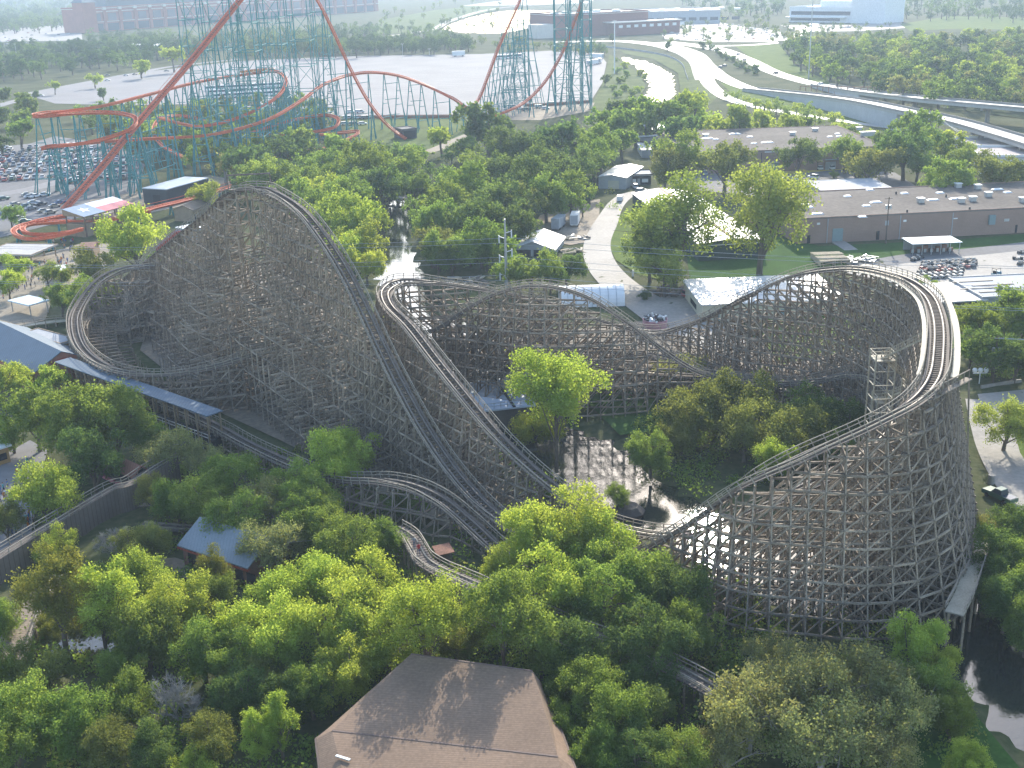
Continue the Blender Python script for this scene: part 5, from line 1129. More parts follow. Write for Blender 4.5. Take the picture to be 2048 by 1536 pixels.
# trees named by what stands next to them
LST = """
60,1420,78,mid 20,1490,72,mid 92,1352,58,olive 150,1448,78,mid 28,1330,52,mid 212,1486,62,olive 262,1402,62,mid 5,1240,45,mid
222,1196,78,lime,tall 298,1165,62,lime 288,1256,78,mid 366,1206,66,lime 424,1190,48,mid 236,1345,50,mid 402,1296,70,mid 480,1252,70,lime 562,1186,72,lime 556,1286,76,lime 640,1166,76,lime 660,1256,80,lime 742,1186,78,lime 772,1284,80,lime 838,1236,64,lime 846,1232,84,lime,high
700,1352,66,lime 622,1376,62,mid 562,1392,56,dark 486,1384,60,dark 426,1490,56,olive 386,1530,44,lime 470,1330,60,mid 530,1345,50,olive 310,1500,60,dark
1055,1086,76,lime 1132,1070,80,lime 1204,1104,72,lime 1012,1150,56,lime 1100,1176,86,lime 1005,1236,66,lime 1200,1205,82,mid 1288,1165,78,mid 1352,1190,74,dark 1080,1284,80,mid 1182,1292,80,dark 1300,1272,82,dark 1382,1262,62,mid 1003,1222,90,mid,high 930,1290,30,mid 912,1290,40,olive
1122,1376,52,mid 1192,1386,64,mid 1232,1446,70,mid 1146,1440,48,mid 1292,1422,60,dark 1190,1506,60,mid 1268,1512,62,dark 1356,1522,62,mid 1310,1350,60,dark
1600,1376,100,bud 1500,1426,98,bud 1700,1356,90,bud 1782,1426,84,bud 1642,1476,100,bud 1452,1496,72,bud 1780,1506,70,bud 1555,1318,62,bud
1872,1372,60,mid 1905,1436,50,mid 1932,1530,50,lime 1868,1330,45,lime
1992,1112,62,dark 2036,1182,64,mid 2012,1205,54,dark 2056,1256,52,mid 1978,1060,36,bud 2034,1056,50,dark 2044,1120,50,mid 1990,1165,50,dark
1958,642,52,mid 2012,612,60,mid 1992,694,52,dark 1942,694,40,mid 2034,706,52,dark 2046,650,44,mid 1925,640,30,wisp
1392,822,70,olive,wide 1470,800,80,olive,wide 1560,846,80,olive,wide 1362,872,44,olive,wide 1490,872,58,olive,wide 1580,898,60,olive,wide 1622,818,58,dark 1692,842,52,dark 1742,850,42,dark 1302,902,46,mid 1630,880,50,dark 1240,990,26,mid 1680,900,40,dark
2105,640,60,mid 2160,600,55,dark 2140,720,60,mid 2130,1180,64,mid 2190,1240,64,dark 2110,1110,56,mid 1352,748,46,bud 1395,730,36,bud 1650,770,34,bud
140,842,84,mid 222,832,82,mid 68,836,62,mid 182,912,72,dark 292,872,42,mid 56,742,36,lime 92,762,38,lime 8,762,42,lime 260,800,40,lime 20,860,44,mid
8,1040,40,olive 338,906,58,bud 402,920,44,bud 352,1000,50,mid 404,1000,58,mid 462,962,60,mid 484,1042,60,mid 540,1012,64,bud 592,990,58,mid 668,925,68,lime 700,900,56,lime 626,1000,56,mid 652,1062,54,mid 702,1084,60,mid 758,1076,46,mid 562,1086,48,bud 796,1008,34,dark 532,1098,64,bud 300,985,38,olive 600,1040,56,mid 840,1010,24,mid 330,1010,36,olive 300,1080,46,olive 262,1105,40,olive
186,532,46,olive 190,590,52,mid 150,582,44,mid 28,526,32,lime 92,542,28,wisp 412,388,34,lime 120,600,30,mid 14,566,30,lime 120,545,24,wisp 330,520,40,mid 20,430,24,mid
652,420,60,lime 702,440,60,lime 720,482,52,lime 692,388,50,mid 640,378,46,lime 732,524,40,lime 610,410,44,mid 752,440,30,lime 680,500,50,lime 590,380,40,mid
480,322,42,dark 542,346,50,mid 602,352,42,mid 448,332,40,bud 682,292,46,mid 722,332,50,mid 790,322,48,mid 826,312,28,mid 652,322,42,mid 602,284,36,mid 764,372,42,dark 704,372,42,mid 500,360,36,mid 560,300,34,dark 660,360,40,mid 830,370,34,mid
930,292,30,mid 1002,302,46,dark 1052,292,50,dark 1112,282,50,dark 1162,272,46,mid 1202,292,46,mid 1082,332,54,dark 1012,342,50,dark 1152,330,50,dark 1196,318,40,mid 1062,362,58,dark 960,345,46,mid 942,382,50,mid 900,402,50,mid 1002,402,54,dark 1042,402,50,olive 882,442,50,mid 952,432,58,dark 1022,442,50,dark 1092,384,52,mid 1142,380,46,mid 862,482,44,olive 902,492,50,mid 962,484,46,mid 874,516,36,dark 972,502,34,mid 1215,250,40,mid
1062,536,46,mid 1132,526,38,dark 1020,540,34,mid 1100,548,34,mid 1290,590,14,dark,bush 1330,525,60,wisp 1300,505,50,dark
1232,250,44,mid 1292,240,40,mid 1332,228,48,mid 1392,216,44,lime 1272,218,34,mid 1402,242,30,lime 1482,240,40,mid 1442,252,32,lime 1355,262,40,dark 1530,242,30,lime 1580,248,26,lime 1245,285,36,mid 1240,222,30,dark 1620,250,22,mid
1370,316,50,mid 1330,334,42,olive 1692,300,40,mid 1812,292,58,dark 1822,250,46,mid 1925,312,34,wisp 2040,352,32,dark 1775,300,40,dark 1310,300,26,mid 1860,280,36,mid 2045,440,10,dark,bush 1668,352,10,mid,bush 1330,352,22,wisp
"""
for tok in LST.split():
    a = tok.split(','); tree(float(a[0]), float(a[1]), float(a[2]), a[3], a[4] if len(a) > 4 else ('round' if a[3] != 'bud' else 'wide'))
LAND = [(900, 1420, 'the brown shingled roof'), (430, 1095, 'the grey pavilion'), (150, 1020, 'the raised plank walkway'), (150, 1285, 'the dark moat'), (45, 1250, 'the plank bridge'), (890, 1148, 'the mine train trestle'), (1250, 970, 'the mirror like pond'),
        (1010, 790, 'the pump house roof'), (1500, 1150, 'the lattice of the right turn'), (1900, 1200, 'the service walkway'), (2000, 1420, 'the creek at the lower right'), (275, 780, 'the long boarding canopy'), (60, 690, 'the boarding station gable'), (240, 920, 'the rust roofed stall'),
        (200, 420, 'the flag roofed station'), (350, 380, 'the dark train shed'), (70, 560, 'the crowded plaza'), (800, 490, 'the narrow river'), (1080, 485, 'the gabled white workshop'), (1130, 440, 'the two storage trailers'), (1220, 350, 'the pale metal shed'), (1340, 256, 'the flat open canopy'),
        (1560, 300, 'the brick workshop'), (1430, 430, 'the long white hall'), (1800, 430, 'the brick warehouse'), (1790, 225, 'the ramp overpass'), (1990, 720, 'the wooden utility pole'), (2000, 990, 'the parked dark pickup'), (850, 270, 'the grass field'), (1670, 700, 'the far coaster hill'), (640, 800, 'the lift hill lattice'), (740, 970, 'the low return track'), (1220, 500, 'the service road'), (1880, 700, 'the high planked turn'), (1840, 540, 'the delivery yard'), (560, 260, 'the teal columns')]
def autolabel():
    gr = {}
    for o, u, v, col, r, sh in TREES:
        k = min(LAND, key=lambda l: math.hypot(l[0] - u, (l[1] - v) * 1.3)); dx, dy = u - k[0], v - k[1]
        rel = ('left of' if dx < 0 else 'right of') if abs(dx) > abs(dy) * 1.1 else ('behind' if dy < 0 else 'in front of')
        d = math.hypot(dx, dy); near = ''
        size = 'small' if r < 36 else 'large' if r > 66 else 'midsize'
        gr.setdefault((ADJ[col], 'shrub' if sh == 'bush' else 'tree', size, near + rel, k[2]), []).append((u, o))
    ORD = ['leftmost', 'second', 'third', 'fourth', 'fifth', 'sixth', 'seventh']
    NUM = ['', '', 'two', 'three', 'four', 'five', 'six', 'seven', 'eight']
    for (adj, kd, size, rel, lm), l in gr.items():
        l.sort(key=lambda x: x[0])
        for i, (u, o) in enumerate(l):
            o['group'] = f'trees around {lm}'
            if len(l) == 1: o['label'] = f'{size} {adj} {kd} {rel} {lm}'
            else: o['label'] = f"{'rightmost' if i == len(l) - 1 else ORD[i]} {size} {adj} {kd} {rel} {lm}"
autolabel()
# woods where no tree differs from the next: each tree an object, one label per wood
def scatter(poly, n, r0, r1, cols, label, group, shape='round', seed=0, gap=.72):
    rng = np.random.default_rng(seed); pl = np.array(poly, float); out = []; tries = 0
    while len(out) < n and tries < n * 60:
        tries += 1; u, v = rng.uniform(pl[:, 0].min(), pl[:, 0].max()), rng.uniform(pl[:, 1].min(), pl[:, 1].max())
        if not inside(pl, np.array([u]), np.array([v]))[0]: continue
        f = (v - pl[:, 1].min()) / max(np.ptp(pl[:, 1]), 1); r = r0 + (r1 - r0) * f; r *= rng.uniform(.8, 1.2)
        if any(math.hypot(u - a, (v - b) * 1.9) < (r + c) * gap for a, b, c in out): continue
        out.append((u, v, r))
    for u, v, r in sorted(out, key=lambda q: q[1]):
        c = cols[int(rng.integers(0, len(cols)))]
        tree(u, v, r, c, shape, label.format(ADJ[c]), group)
    return len(out)
nt = 0
nt += scatter([(185, 240), (420, 205), (640, 195), (660, 250), (560, 300), (430, 320), (200, 262)], 30, 15, 24, ['mid', 'dark', 'mid', 'olive'], '{} tree growing between the teal columns of the steel coaster', 'trees between the teal columns', seed=6)
nt += scatter([(-10, 190), (50, 195), (70, 255), (60, 280), (-10, 285)], 7, 22, 30, ['dark', 'mid'], '{} tree at the left edge beside the crowded car lot', 'trees beside the car lot', seed=9)
nt += scatter([(1215, 105), (1290, 150), (1270, 200), (1215, 195), (1235, 150)], 12, 7, 11, ['lime', 'mid'], '{} bush on the grassy creek bank', 'bushes on the creek bank', 'bush', seed=10)
nt += scatter([(1400, 92), (1415, 90), (1520, 142), (1505, 146)], 12, 9, 12, ['dark'], '{} clipped shrub on the boulevard median', 'shrubs on the median', 'bush', seed=11)
for u, v, r in [(70, 188, 11), (108, 172, 14), (188, 158, 15), (280, 132, 20), (205, 185, 13), (345, 112, 26), (1210, 158, 11), (1225, 75, 9), (1335, 90, 10), (1040, 82, 16)]:
    tree(u, v, r, 'lime' if r in (14, 15, 20, 26) else 'dark', 'round', f"{'pale lime' if r in (14, 15, 20, 26) else 'small dark'} tree standing alone by the {'empty lot' if u < 400 else 'creek' if u > 1100 else 'far lot edge'} at {'left' if u < 130 else 'centre left' if u < 400 else 'upper right'}", 'lone trees near the lot')
print('SCATTERED', nt, 'LISTED', len(TREES))
# far woodland that reads as one mass
def mass(name, polys, n, r, cols, label, cat, seed, gap=.6, dens=.55):
    """many crowns of one wood joined into a single object"""
    rng = np.random.default_rng(seed); m = MB(); pr = [make_tree(900 + i, ('round', 'round', 'wide')[i % 3], 2, dens) for i in range(5)]
    for pl, k in zip(polys, n):
        pl = np.array(pl, float); out = []; t_ = 0
        f0, f1 = pl[:, 1].min(), max(np.ptp(pl[:, 1]), 1)
        while len(out) < k and t_ < k * 60:
            t_ += 1; u, v = rng.uniform(pl[:, 0].min(), pl[:, 0].max()), rng.uniform(pl[:, 1].min(), pl[:, 1].max())
            if not inside(pl, np.array([u]), np.array([v]))[0]: continue
            rp = (r[0] + (r[1] - r[0]) * (v - f0) / f1) * rng.uniform(.7, 1.25)
            if any(math.hypot(u - a, (v - b) * 2.2) < (rp + c) * gap for a, b, c in out): continue
            out.append((u, v, rp)); zc = 5.0
            for _ in range(6): p = P(u, v, zc); rm = rp / pxm(p); zc = 1.2 * rm
            cb, tb = pr[int(rng.integers(0, 5))]; a = rng.uniform(0, 6.28); R = np.array([[math.cos(a), math.sin(a), 0], [-math.sin(a), math.cos(a), 0], [0, 0, 1]]) * rm
            for q, mi in ((cb, int(rng.integers(0, len(cols)))), (tb, len(cols))):
                V = np.concatenate(q.v) @ R + [p[0], p[1], 0]; ix = np.concatenate(q.idx); tt = np.concatenate(q.tot)
                m.v.append(V); m.idx.append(ix + m.n); m.tot.append(tt); m.mi.append(np.full(len(tt), mi)); m.n += len(V)
    return setting(name, m, [LEAF[c] for c in cols] + [M_BARK], kind='stuff', label=label, cat=cat)
mass('hillside_wood', [[(1565, 78), (1700, 70), (2075, 62), (2075, 205), (1850, 186), (1760, 168), (1660, 145), (1590, 115)]], [260], (13, 28), ['dark', 'deep', 'mid', 'dark', 'lime', 'bud'], 'dense mixed green wood covering the hillside above the overpasses', 'woodland', 5, .36)
mass('drive_tree_row', [[(-10, 90), (330, 80), (470, 90), (390, 106), (250, 116), (-10, 148)]], [130], (12, 18), ['deep', 'deep', 'dark'], 'dark rows of trees along the drive beyond the lot at upper left', 'woodland', 7, .4)
mass('lot_tree_belt', [[(470, 84), (620, 78), (930, 76), (940, 90), (700, 98), (480, 104)]], [150], (11, 14), ['deep', 'deep', 'dark'], 'continuous dark tree belt behind the empty parking lot', 'woodland', 8, .33)
mass('far_woodland', [[(-40, -20), (230, -20), (160, 45), (-40, 62)], [(170, 66), (420, 66), (740, 46), (760, 62), (520, 82), (180, 88)], [(1800, -25), (2080, -25), (2080, 30), (1900, 28), (1790, 30)]], [200, 150, 120], (7, 12), ['deep', 'dark'], 'hazy dark woodland merging into one mass at the horizon', 'woodland', 21, .45, .3)
mass('far_tree_lines', [[(600, 62), (760, 50), (900, 58), (930, 72), (700, 78), (520, 82)], [(-40, 20), (420, -10), (420, 30), (160, 50), (-40, 60)], [(1330, -6), (1580, -10), (1580, 24), (1440, 30)], [(1100, 84), (1215, 84), (1215, 104), (1100, 98)]], [70, 90, 50, 26], (7, 11), ['deep', 'dark'], 'hazy lines of trees beyond the lot and around the far roads', 'woodland', 26, .45, .35)
mass('far_shrubs', [[(760, 20), (1000, -10), (1000, 50), (860, 52), (740, 72)], [(1320, 30), (1560, 10), (1570, 84), (1330, 84)], [(1560, 46), (1790, 46), (1700, 80), (1560, 70)], [(940, 70), (1110, 82), (1200, 92), (1180, 104), (940, 96)]], [40, 55, 40, 30], (4, 9), ['dark', 'mid'], 'scattered hazy trees and shrubs around the far lake and car parks', 'shrubs', 22, .7, .4)
mass('creekside_scrub', [[(1230, 205), (1420, 190), (1560, 232), (1760, 262), (1770, 278), (1500, 266), (1380, 284), (1250, 264)], [(1440, 184), (1560, 207), (1700, 234), (1560, 227)]], [70, 16], (8, 17), ['lime', 'mid'], 'bright green scrub along the creek and the frontage road', 'scrub', 23, .5)
mass('grove_mass', [[(840, 330), (960, 290), (1220, 250), (1250, 300), (1190, 330), (1180, 410), (1080, 430), (1040, 500), (860, 520), (820, 450)], [(430, 310), (840, 290), (830, 380), (700, 400), (480, 380)], [(150, 222), (420, 205), (640, 192), (660, 250), (560, 300), (430, 320), (200, 262)]], [70, 60, 70], (18, 32), ['mid', 'dark', 'dark'], 'dense under storey filling the gaps of the central groves', 'woodland', 24, .55)
# low growth under the near trees
def under(name, polys, n, r, cols, label, seed):
    rng = np.random.default_rng(seed); m = MB()
    for pl, k in zip(polys, n):
        pl = np.array([P(u, v, 0)[:2] for u, v in pl]); c = 0
        while c < k:
            q = rng.uniform(pl.min(0), pl.max(0))
            if not inside(pl, q[:1], q[1:])[0] or any(inside(w[:, :2], q[:1], q[1:])[0] for w in WPOLY[:2]): continue
            c += 1; rm = r * rng.uniform(.4, 1.2); nl = 130; g = rng.normal(size=(nl, 3)); g[:, 2] = abs(g[:, 2]); d = _n(g)
            cc = np.array([q[0], q[1], 0]) + d * rm * rng.uniform(.4, 1.1, (nl, 1)) * [1, 1, .9]; V, Fq = leaf_quads(rng, cc, d, .42); m.add(V, Fq, int(rng.integers(0, len(cols))))
    return setting(name, m, [LEAF[c] for c in cols], kind='stuff', label=label, cat='undergrowth')
under('undergrowth', [[(-60, 1180), (900, 1060), (1420, 1130), (1880, 1290), (1950, 1560), (-60, 1600)], [(300, 930), (700, 890), (760, 1050), (300, 1110)], [(1270, 840), (1780, 800), (1760, 900), (1400, 1000), (1290, 930)], [(1960, 600), (2080, 560), (2080, 760), (1950, 760)], [(830, 300), (1230, 260), (1230, 420), (860, 520)], [(580, 300), (840, 300), (740, 560), (620, 420)], [(1940, 1060), (2100, 1020), (2100, 1330), (1990, 1220)], [(770, 640), (900, 780), (1060, 950), (1200, 1030), (1120, 1020), (980, 960), (800, 760)]],
      [520, 130, 130, 70, 150, 110, 60, 60], 2.4, ['mid', 'mid', 'olive'], 'low tangled undergrowth beneath the near trees', 31)
# ------------------------------------------------------------------ vehicles
M_TYRE = mat('tyre_rubber', (.02, .02, .02), .9, .1)
PAINT = {k: mat('car_paint_' + k, c, .3, .04, spec=.6) for k, c in dict(white=(.75, .75, .74), silver=(.42, .44, .46), black=(.02, .02, .025), red=(.32, .03, .03), blue=(.04, .09, .22), green=(.04, .11, .07), tan=(.36, .30, .22), grey=(.16, .17, .18)).items()}
def car_mesh(kind):
    """body and cabin outlines, x forward, length in metres"""
    if kind == 'van': l, w, prof, cab = 5.4, 2.0, [(-2.7, .35), (2.6, .35), (2.7, .95), (2.1, 1.15), (1.45, 1.95), (-2.65, 2.05), (-2.7, .9)], [(1.5, 1.2), (1.2, 1.85), (-2.3, 1.92), (-2.4, 1.2)]
    elif kind == 'pickup': l, w, prof, cab = 5.4, 1.95, [(-2.7, .45), (2.6, .45), (2.7, .9), (2.55, 1.1), (1.0, 1.18), (-.9, 1.12), (-2.7, 1.1)], [(1.0, 1.19), (.4, 1.85), (-.75, 1.85), (-.95, 1.19)]
    elif kind == 'suv': l, w, prof, cab = 4.7, 1.85, [(-2.3, .4), (2.3, .4), (2.4, .85), (2.2, 1.02), (1.0, 1.1), (-2.3, 1.1)], [(1.05, 1.11), (.45, 1.75), (-2.0, 1.78), (-2.25, 1.11)]
    else: l, w, prof, cab = 4.6, 1.75, [(-2.3, .35), (2.25, .35), (2.32, .7), (2.1, .86), (.95, .95), (-1.5, .95), (-2.25, .9)], [(.95, .96), (.3, 1.42), (-1.0, 1.42), (-1.65, .96)]
    def ext(m, pr, w0, w1, mi, zs):
        n = len(pr); zmax = max(z for _, z in pr); zmin = min(z for _, z in pr)
        V = [(x, s * (w0 + (w1 - w0) * ((z - zmin) / (zmax - zmin + 1e-6))) / 2, z) for s in (-1, 1) for x, z in pr]
        m.add(V, [tuple(range(n)), tuple(range(n, 2 * n))[::-1]] + [((j + 1) % n, j, n + j, n + (j + 1) % n) for j in range(n)], mi)
    b = MB(); ext(b, prof, w, w * .94, 0, 0)
    g = MB()
    if kind == 'van':
        g.add([(2.06, -w * .43, 1.2), (2.06, w * .43, 1.2), (1.5, w * .42, 1.9), (1.5, -w * .42, 1.9)], np.array([[0, 1, 2, 3]])); g.v[-1] += [.04, 0, .03]
        for s in (-1, 1): g.box(-.2, 1.2, s * w * .5 - .02, s * w * .5 + .02, 1.2, 1.75)
    else:
        ext(g, cab, w * .9, w * .74, 0, 0); zt = cab[1][1]; ext(b, [(cab[1][0] + .06, zt + .003), (cab[1][0] - .02, zt + .06), (cab[2][0] + .02, zt + .06), (cab[2][0] - .06, zt + .003)], w * .76, w * .72, 0, 0)
    if kind == 'pickup': g.box(-2.6, -1.0, -w * .4, w * .4, 1.125, 1.14)
    wh = MB(); r = .33 if kind != 'pickup' else .38
    ws = []
    for x in (-l * .29, l * .3):
        for s in (-1, 1):
            m = MB(); k = np.arange(12) * math.pi / 6; y0, y1 = s * w * .40, s * w * .52
            V = [(x + r * math.cos(a), y, r + r * math.sin(a)) for y in (y0, y1) for a in k]
            fs = [tuple(range(12)), tuple(range(12, 24))[::-1]] + [((j + 1) % 12, j, 12 + j, 12 + (j + 1) % 12) for j in range(12)]
            m.add(V, fs, 0); ws.append(m); wh.add(V, fs, 0)
    return b, g, wh, ws
CARS = {k: car_mesh(k) for k in ('sedan', 'suv', 'van', 'pickup')}
CACHE = {}
def merged(kind, paint):
    if (kind, paint) not in CACHE:
        b, g, wh, _ = CARS[kind]; m = MB()
        for i, s in enumerate((b, g, wh)): m.v.append(np.concatenate(s.v)); m.idx.append(np.concatenate(s.idx) + m.n); m.tot.append(np.concatenate(s.tot)); m.mi.append(np.full(len(m.tot[-1]), i)); m.n += len(m.v[-1])
        CACHE[kind, paint] = m.mesh('car', [PAINT[paint], M_GLASS, M_TYRE])
    return CACHE[kind, paint]
NAMES = dict(sedan='parked_car', suv='parked_car', van='van', pickup='pickup_truck'); CATS = dict(sedan='car', suv='car', van='van', pickup='pickup')
def small_car(kind, paint, p, rz, label, group):
    o = bpy.data.objects.new(NAMES[kind], merged(kind, paint)); COL.objects.link(o); o.location = (p[0], p[1], .12); o.rotation_euler = (0, 0, rz)
    return tag(o, label, CATS[kind], group)
def car(kind, paint, p, rz, label, group=None):
    r = thing(NAMES[kind], label, CATS[kind], (p[0], p[1], .14), group); r.rotation_euler = (0, 0, rz)
    b, g, wh, ws = CARS[kind]
    for nm, m, mt in [('body', b, PAINT[paint]), ('windows', g, M_GLASS)] + [('wheel', q, M_TYRE) for q in ws]:
        key = ('part', kind, paint if nm == 'body' else '', nm, id(m))
        if key not in CACHE: CACHE[key] = m.mesh(nm, mt)
        c = bpy.data.objects.new(nm, CACHE[key]); COL.objects.link(c); c.parent = r
    return r
rg = np.random.default_rng(12); cols = ['white', 'silver', 'black', 'red', 'blue', 'grey', 'tan', 'white', 'silver', 'green']
o_ = P(110, 330); ang0 = math.atan2(*(P(200, 322) - P(0, 336))[[1, 0]]); dx = np.array([math.cos(ang0), math.sin(ang0), 0]); dy = np.array([-dx[1], dx[0], 0])
lotp = [(-60, 305), (60, 297), (130, 290), (240, 302), (275, 330), (262, 365), (210, 380), (100, 362), (-60, 372)]
for row in range(-6, 8):
    y = row * 6.2 + (row // 2) * 6.5
    for i in range(-32, 30):
        q = o_ + dx * (i * 3.0) + dy * y; u, v = project(q)
        if not inside(np.array(lotp, float), np.array([u]), np.array([v]))[0] or u < -15 or rg.random() < .12: continue
        c = cols[int(rg.integers(0, 10))]; k = ('sedan', 'suv', 'pickup')[int(rg.integers(0, 3))]
        small_car(k, c, q, ang0 + math.pi / 2 + rg.normal() * .04, f'{c} {CATS[k]} among the tight rows of the crowded lot at left', 'vehicles in the crowded lot')
for u, v in [(8, 400), (12, 428), (55, 392), (60, 396), (72, 395), (52, 415), (62, 420), (88, 425), (100, 428), (30, 412), (110, 415), (38, 440), (50, 446), (20, 420), (90, 392), (68, 408), (82, 411), (120, 408), (8, 296)]:
    c = cols[int(rg.integers(0, 10))]; small_car('sedan', c, P(u, v), ang0 + .4 + rg.normal() * .2, f'{c} car parked in the loose rows left of the flag roofed station', 'cars in the loose rows')
for u, v, c in [(178, 133, 'blue'), (215, 152, 'grey'), (252, 152, 'silver'), (270, 150, 'black'), (333, 143, 'grey'), (82, 193, 'silver'), (215, 162, 'silver')]:
    small_car('sedan', c, P(u, v), ang0 + rg.normal() * .2, f'{c} car standing alone on the nearly empty lot under the trees at upper left' if c != 'silver' else f'silver car on the nearly empty lot at photo position {"left" if u < 100 else "middle" if v > 155 else "right"} of the upper left', 'cars on the empty lot')
for u, v, c in [(1440, 136, 'grey'), (1448, 133, 'black'), (1475, 110, 'grey'), (1551, 148, 'black'), (1488, 122, 'grey'), (1640, 170, 'white')]:
    small_car('suv', c, P(u, v, .1), math.radians(120), f'{c} car driving on the bright parkway {"near the overpass start" if u > 1600 else "beside the median" if u > 1460 else "in the left roadway"}', 'cars on the parkway')
for i in range(70):
    u, v = rg.uniform(1325, 1560), rg.uniform(50, 82)
    small_car('sedan', cols[int(rg.integers(0, 10))], P(u, v), rg.choice([.1, 1.67]), 'tiny parked car glinting in the far car parks at upper right', 'cars in the far car parks')
for i in range(24):
    u = rg.uniform(1610, 1720); small_car('sedan', cols[int(rg.integers(0, 10))], P(u, 54 + rg.uniform(-2, 3)), 1.67, 'tiny parked car in front of the white arena', 'cars before the arena')
for i in range(34):
    small_car('sedan', cols[int(rg.integers(0, 10))], P(rg.uniform(0, 150), rg.uniform(60, 90)), rg.choice([.2, 1.7]), 'tiny parked car in the hazy stadium car park', 'cars in the stadium car park')
for i in range(16):
    t_ = i / 15; small_car(('suv', 'van')[i % 2], ('white', 'silver', 'white', 'grey')[i % 4], P(690 + 90 * t_ if i < 8 else 1005 + 200 * (t_ - .5), 250 - 12 * (i % 3) if i < 8 else 217 + 4 * (i % 3) - 14 * (t_ - .5)), .3, 'service vehicle parked along the near edge of the empty lot', 'service vehicles by the lot edge')
car('van', 'white', P(1240, 402), math.radians(80), 'white van driving on the service road below the pale metal shed')
car('suv', 'silver', P(1270, 377), math.radians(95), 'small silver car parked in front of the gate office')
car('suv', 'grey', P(1283, 386), math.radians(30), 'grey car half hidden behind the left wispy tree')
car('pickup', 'green', P(1998, 1000), math.radians(118), 'dark green pickup truck parked on the drive at right edge')
for u, v, k, c, a, l in [(1410, 350, 'suv', 'silver', 85, 'silver car under the left spreading oak'), (1516, 350, 'van', 'white', 88, 'small white van right of the spreading olive oak'), (1373, 346, 'sedan', 'silver', 85, 'silver car at the left end of the staff parking'), (1573, 362, 'suv', 'white', 125, 'left of the three white cars in the middle row of the staff parking'), (1591, 361, 'suv', 'white', 125, 'middle of the three white cars in the staff parking'),
                       (1626, 358, 'suv', 'white', 120, 'right of the three white cars in the staff parking middle row'), (1638, 340, 'suv', 'white', 95, 'white car parked left of the garage door'), (1661, 339, 'suv', 'white', 100, 'white car parked before the garage door'), (1719, 356, 'suv', 'black', 30, 'black car beside the forked olive oak'), (1485, 397, 'suv', 'black', 20, 'dark car behind the right wispy tree')]:
    car(k, c, P(u, v), math.radians(a), l)
# open tow tractor in the delivery yard
p = P(1992, 553); t = thing('tow_tractor', 'small blue open tow tractor alone on the pale delivery yard', 'tractor', (p[0], p[1], .1)); fr = (np.array([p[0], p[1], .1]), .6)
part('body', MB(fr).box(-1.3, 1.3, -.7, .7, .45, .9).box(.3, 1.3, -.6, .6, .91, 1.25), mat('tractor_blue', (.12, .25, .32), .5), t); part('seat', MB(fr).box(-.9, -.3, -.4, .4, .91, 1.2).box(-1.05, -.9, -.4, .4, .91, 1.6), M_BLACK, t)
part('canopy', MB(fr).box(-1.2, .9, -.7, .7, 2.1, 2.2).beams([(-1.1, -.6, .9), (-1.1, .6, .9), (.8, -.6, .9), (.8, .6, .9)], [(-1.1, -.6, 2.1), (-1.1, .6, 2.1), (.8, -.6, 2.1), (.8, .6, 2.1)], .07), M_BLACK, t)
for x in (-.85, .85):
    for s in (-.6, .6): part('wheel', MB(fr).tube([(x, s - .12, .36), (x, s + .12, .36)], .36, 10), M_TYRE, t)
# ride vehicle chassis stored in the yard
M_CH = mat('chassis_grey', (.10, .10, .10), .7, .3, 1, 6); M_CHL = mat('chassis_pale', (.5, .48, .44), .6, .2, 1, 5)
def chassis(u, v, rz, c, kind):
    p = P(u, v, 0); fr = (np.array([p[0], p[1], .08]), rz); lab = {0: 'dark stored ride vehicle chassis in the packed rows of the delivery yard', 1: 'red stored antique style ride car in the delivery yard rows', 2: 'pale stored ride vehicle frame at the near side of the delivery yard rows'}[kind]
    r = thing('ride_vehicle', lab, 'ride vehicle', (p[0], p[1], .08), 'ride vehicles stored in the delivery yard')
    part('frame', MB(fr).box(-1.4, 1.4, -.6, .6, .35, .5).box(-1.4, -.6, -.55, .55, .51, .95).box(.5, 1.35, -.4, .4, .51, .9), c, r)
    part('seat', MB(fr).box(-.5, .05, -.5, .5, .51, .8).box(-.58, -.45, -.5, .5, .81, 1.25), M_BLACK if kind else M_CHL, r)
    for x in (-1, 1):
        for s in (-.62, .62): part('wheel', MB(fr).tube([(x, s - .07, .32), (x, s + .07, .32)], .32, 8), M_TYRE, r)
q0, q1, q2 = P(1850, 530), P(1945, 524), P(1840, 560); ex = (q1 - q0) / 8; ey = (q2 - q0) / 5; az = math.atan2(ex[1], ex[0])
for j in range(6):
    for i in range(9):
        if rg.random() < .14 or (j > 2 and i > 6): continue
        q = q0 + ex * i + ey * j; u, v = project(q); k = 1 if (j in (2, 3) and rg.random() < .6) else 2 if j > 3 else 0
        chassis(u, v, az + (math.pi / 2 if j < 3 else .3) + rg.normal() * .12, (M_CH, PAINT['red'], M_CHL)[k], k)
for u, v in [(2035, 520), (2044, 508), (2040, 530), (1838, 518), (1830, 522)]: chassis(u, v, rg.uniform(0, 3), M_CH, 0)
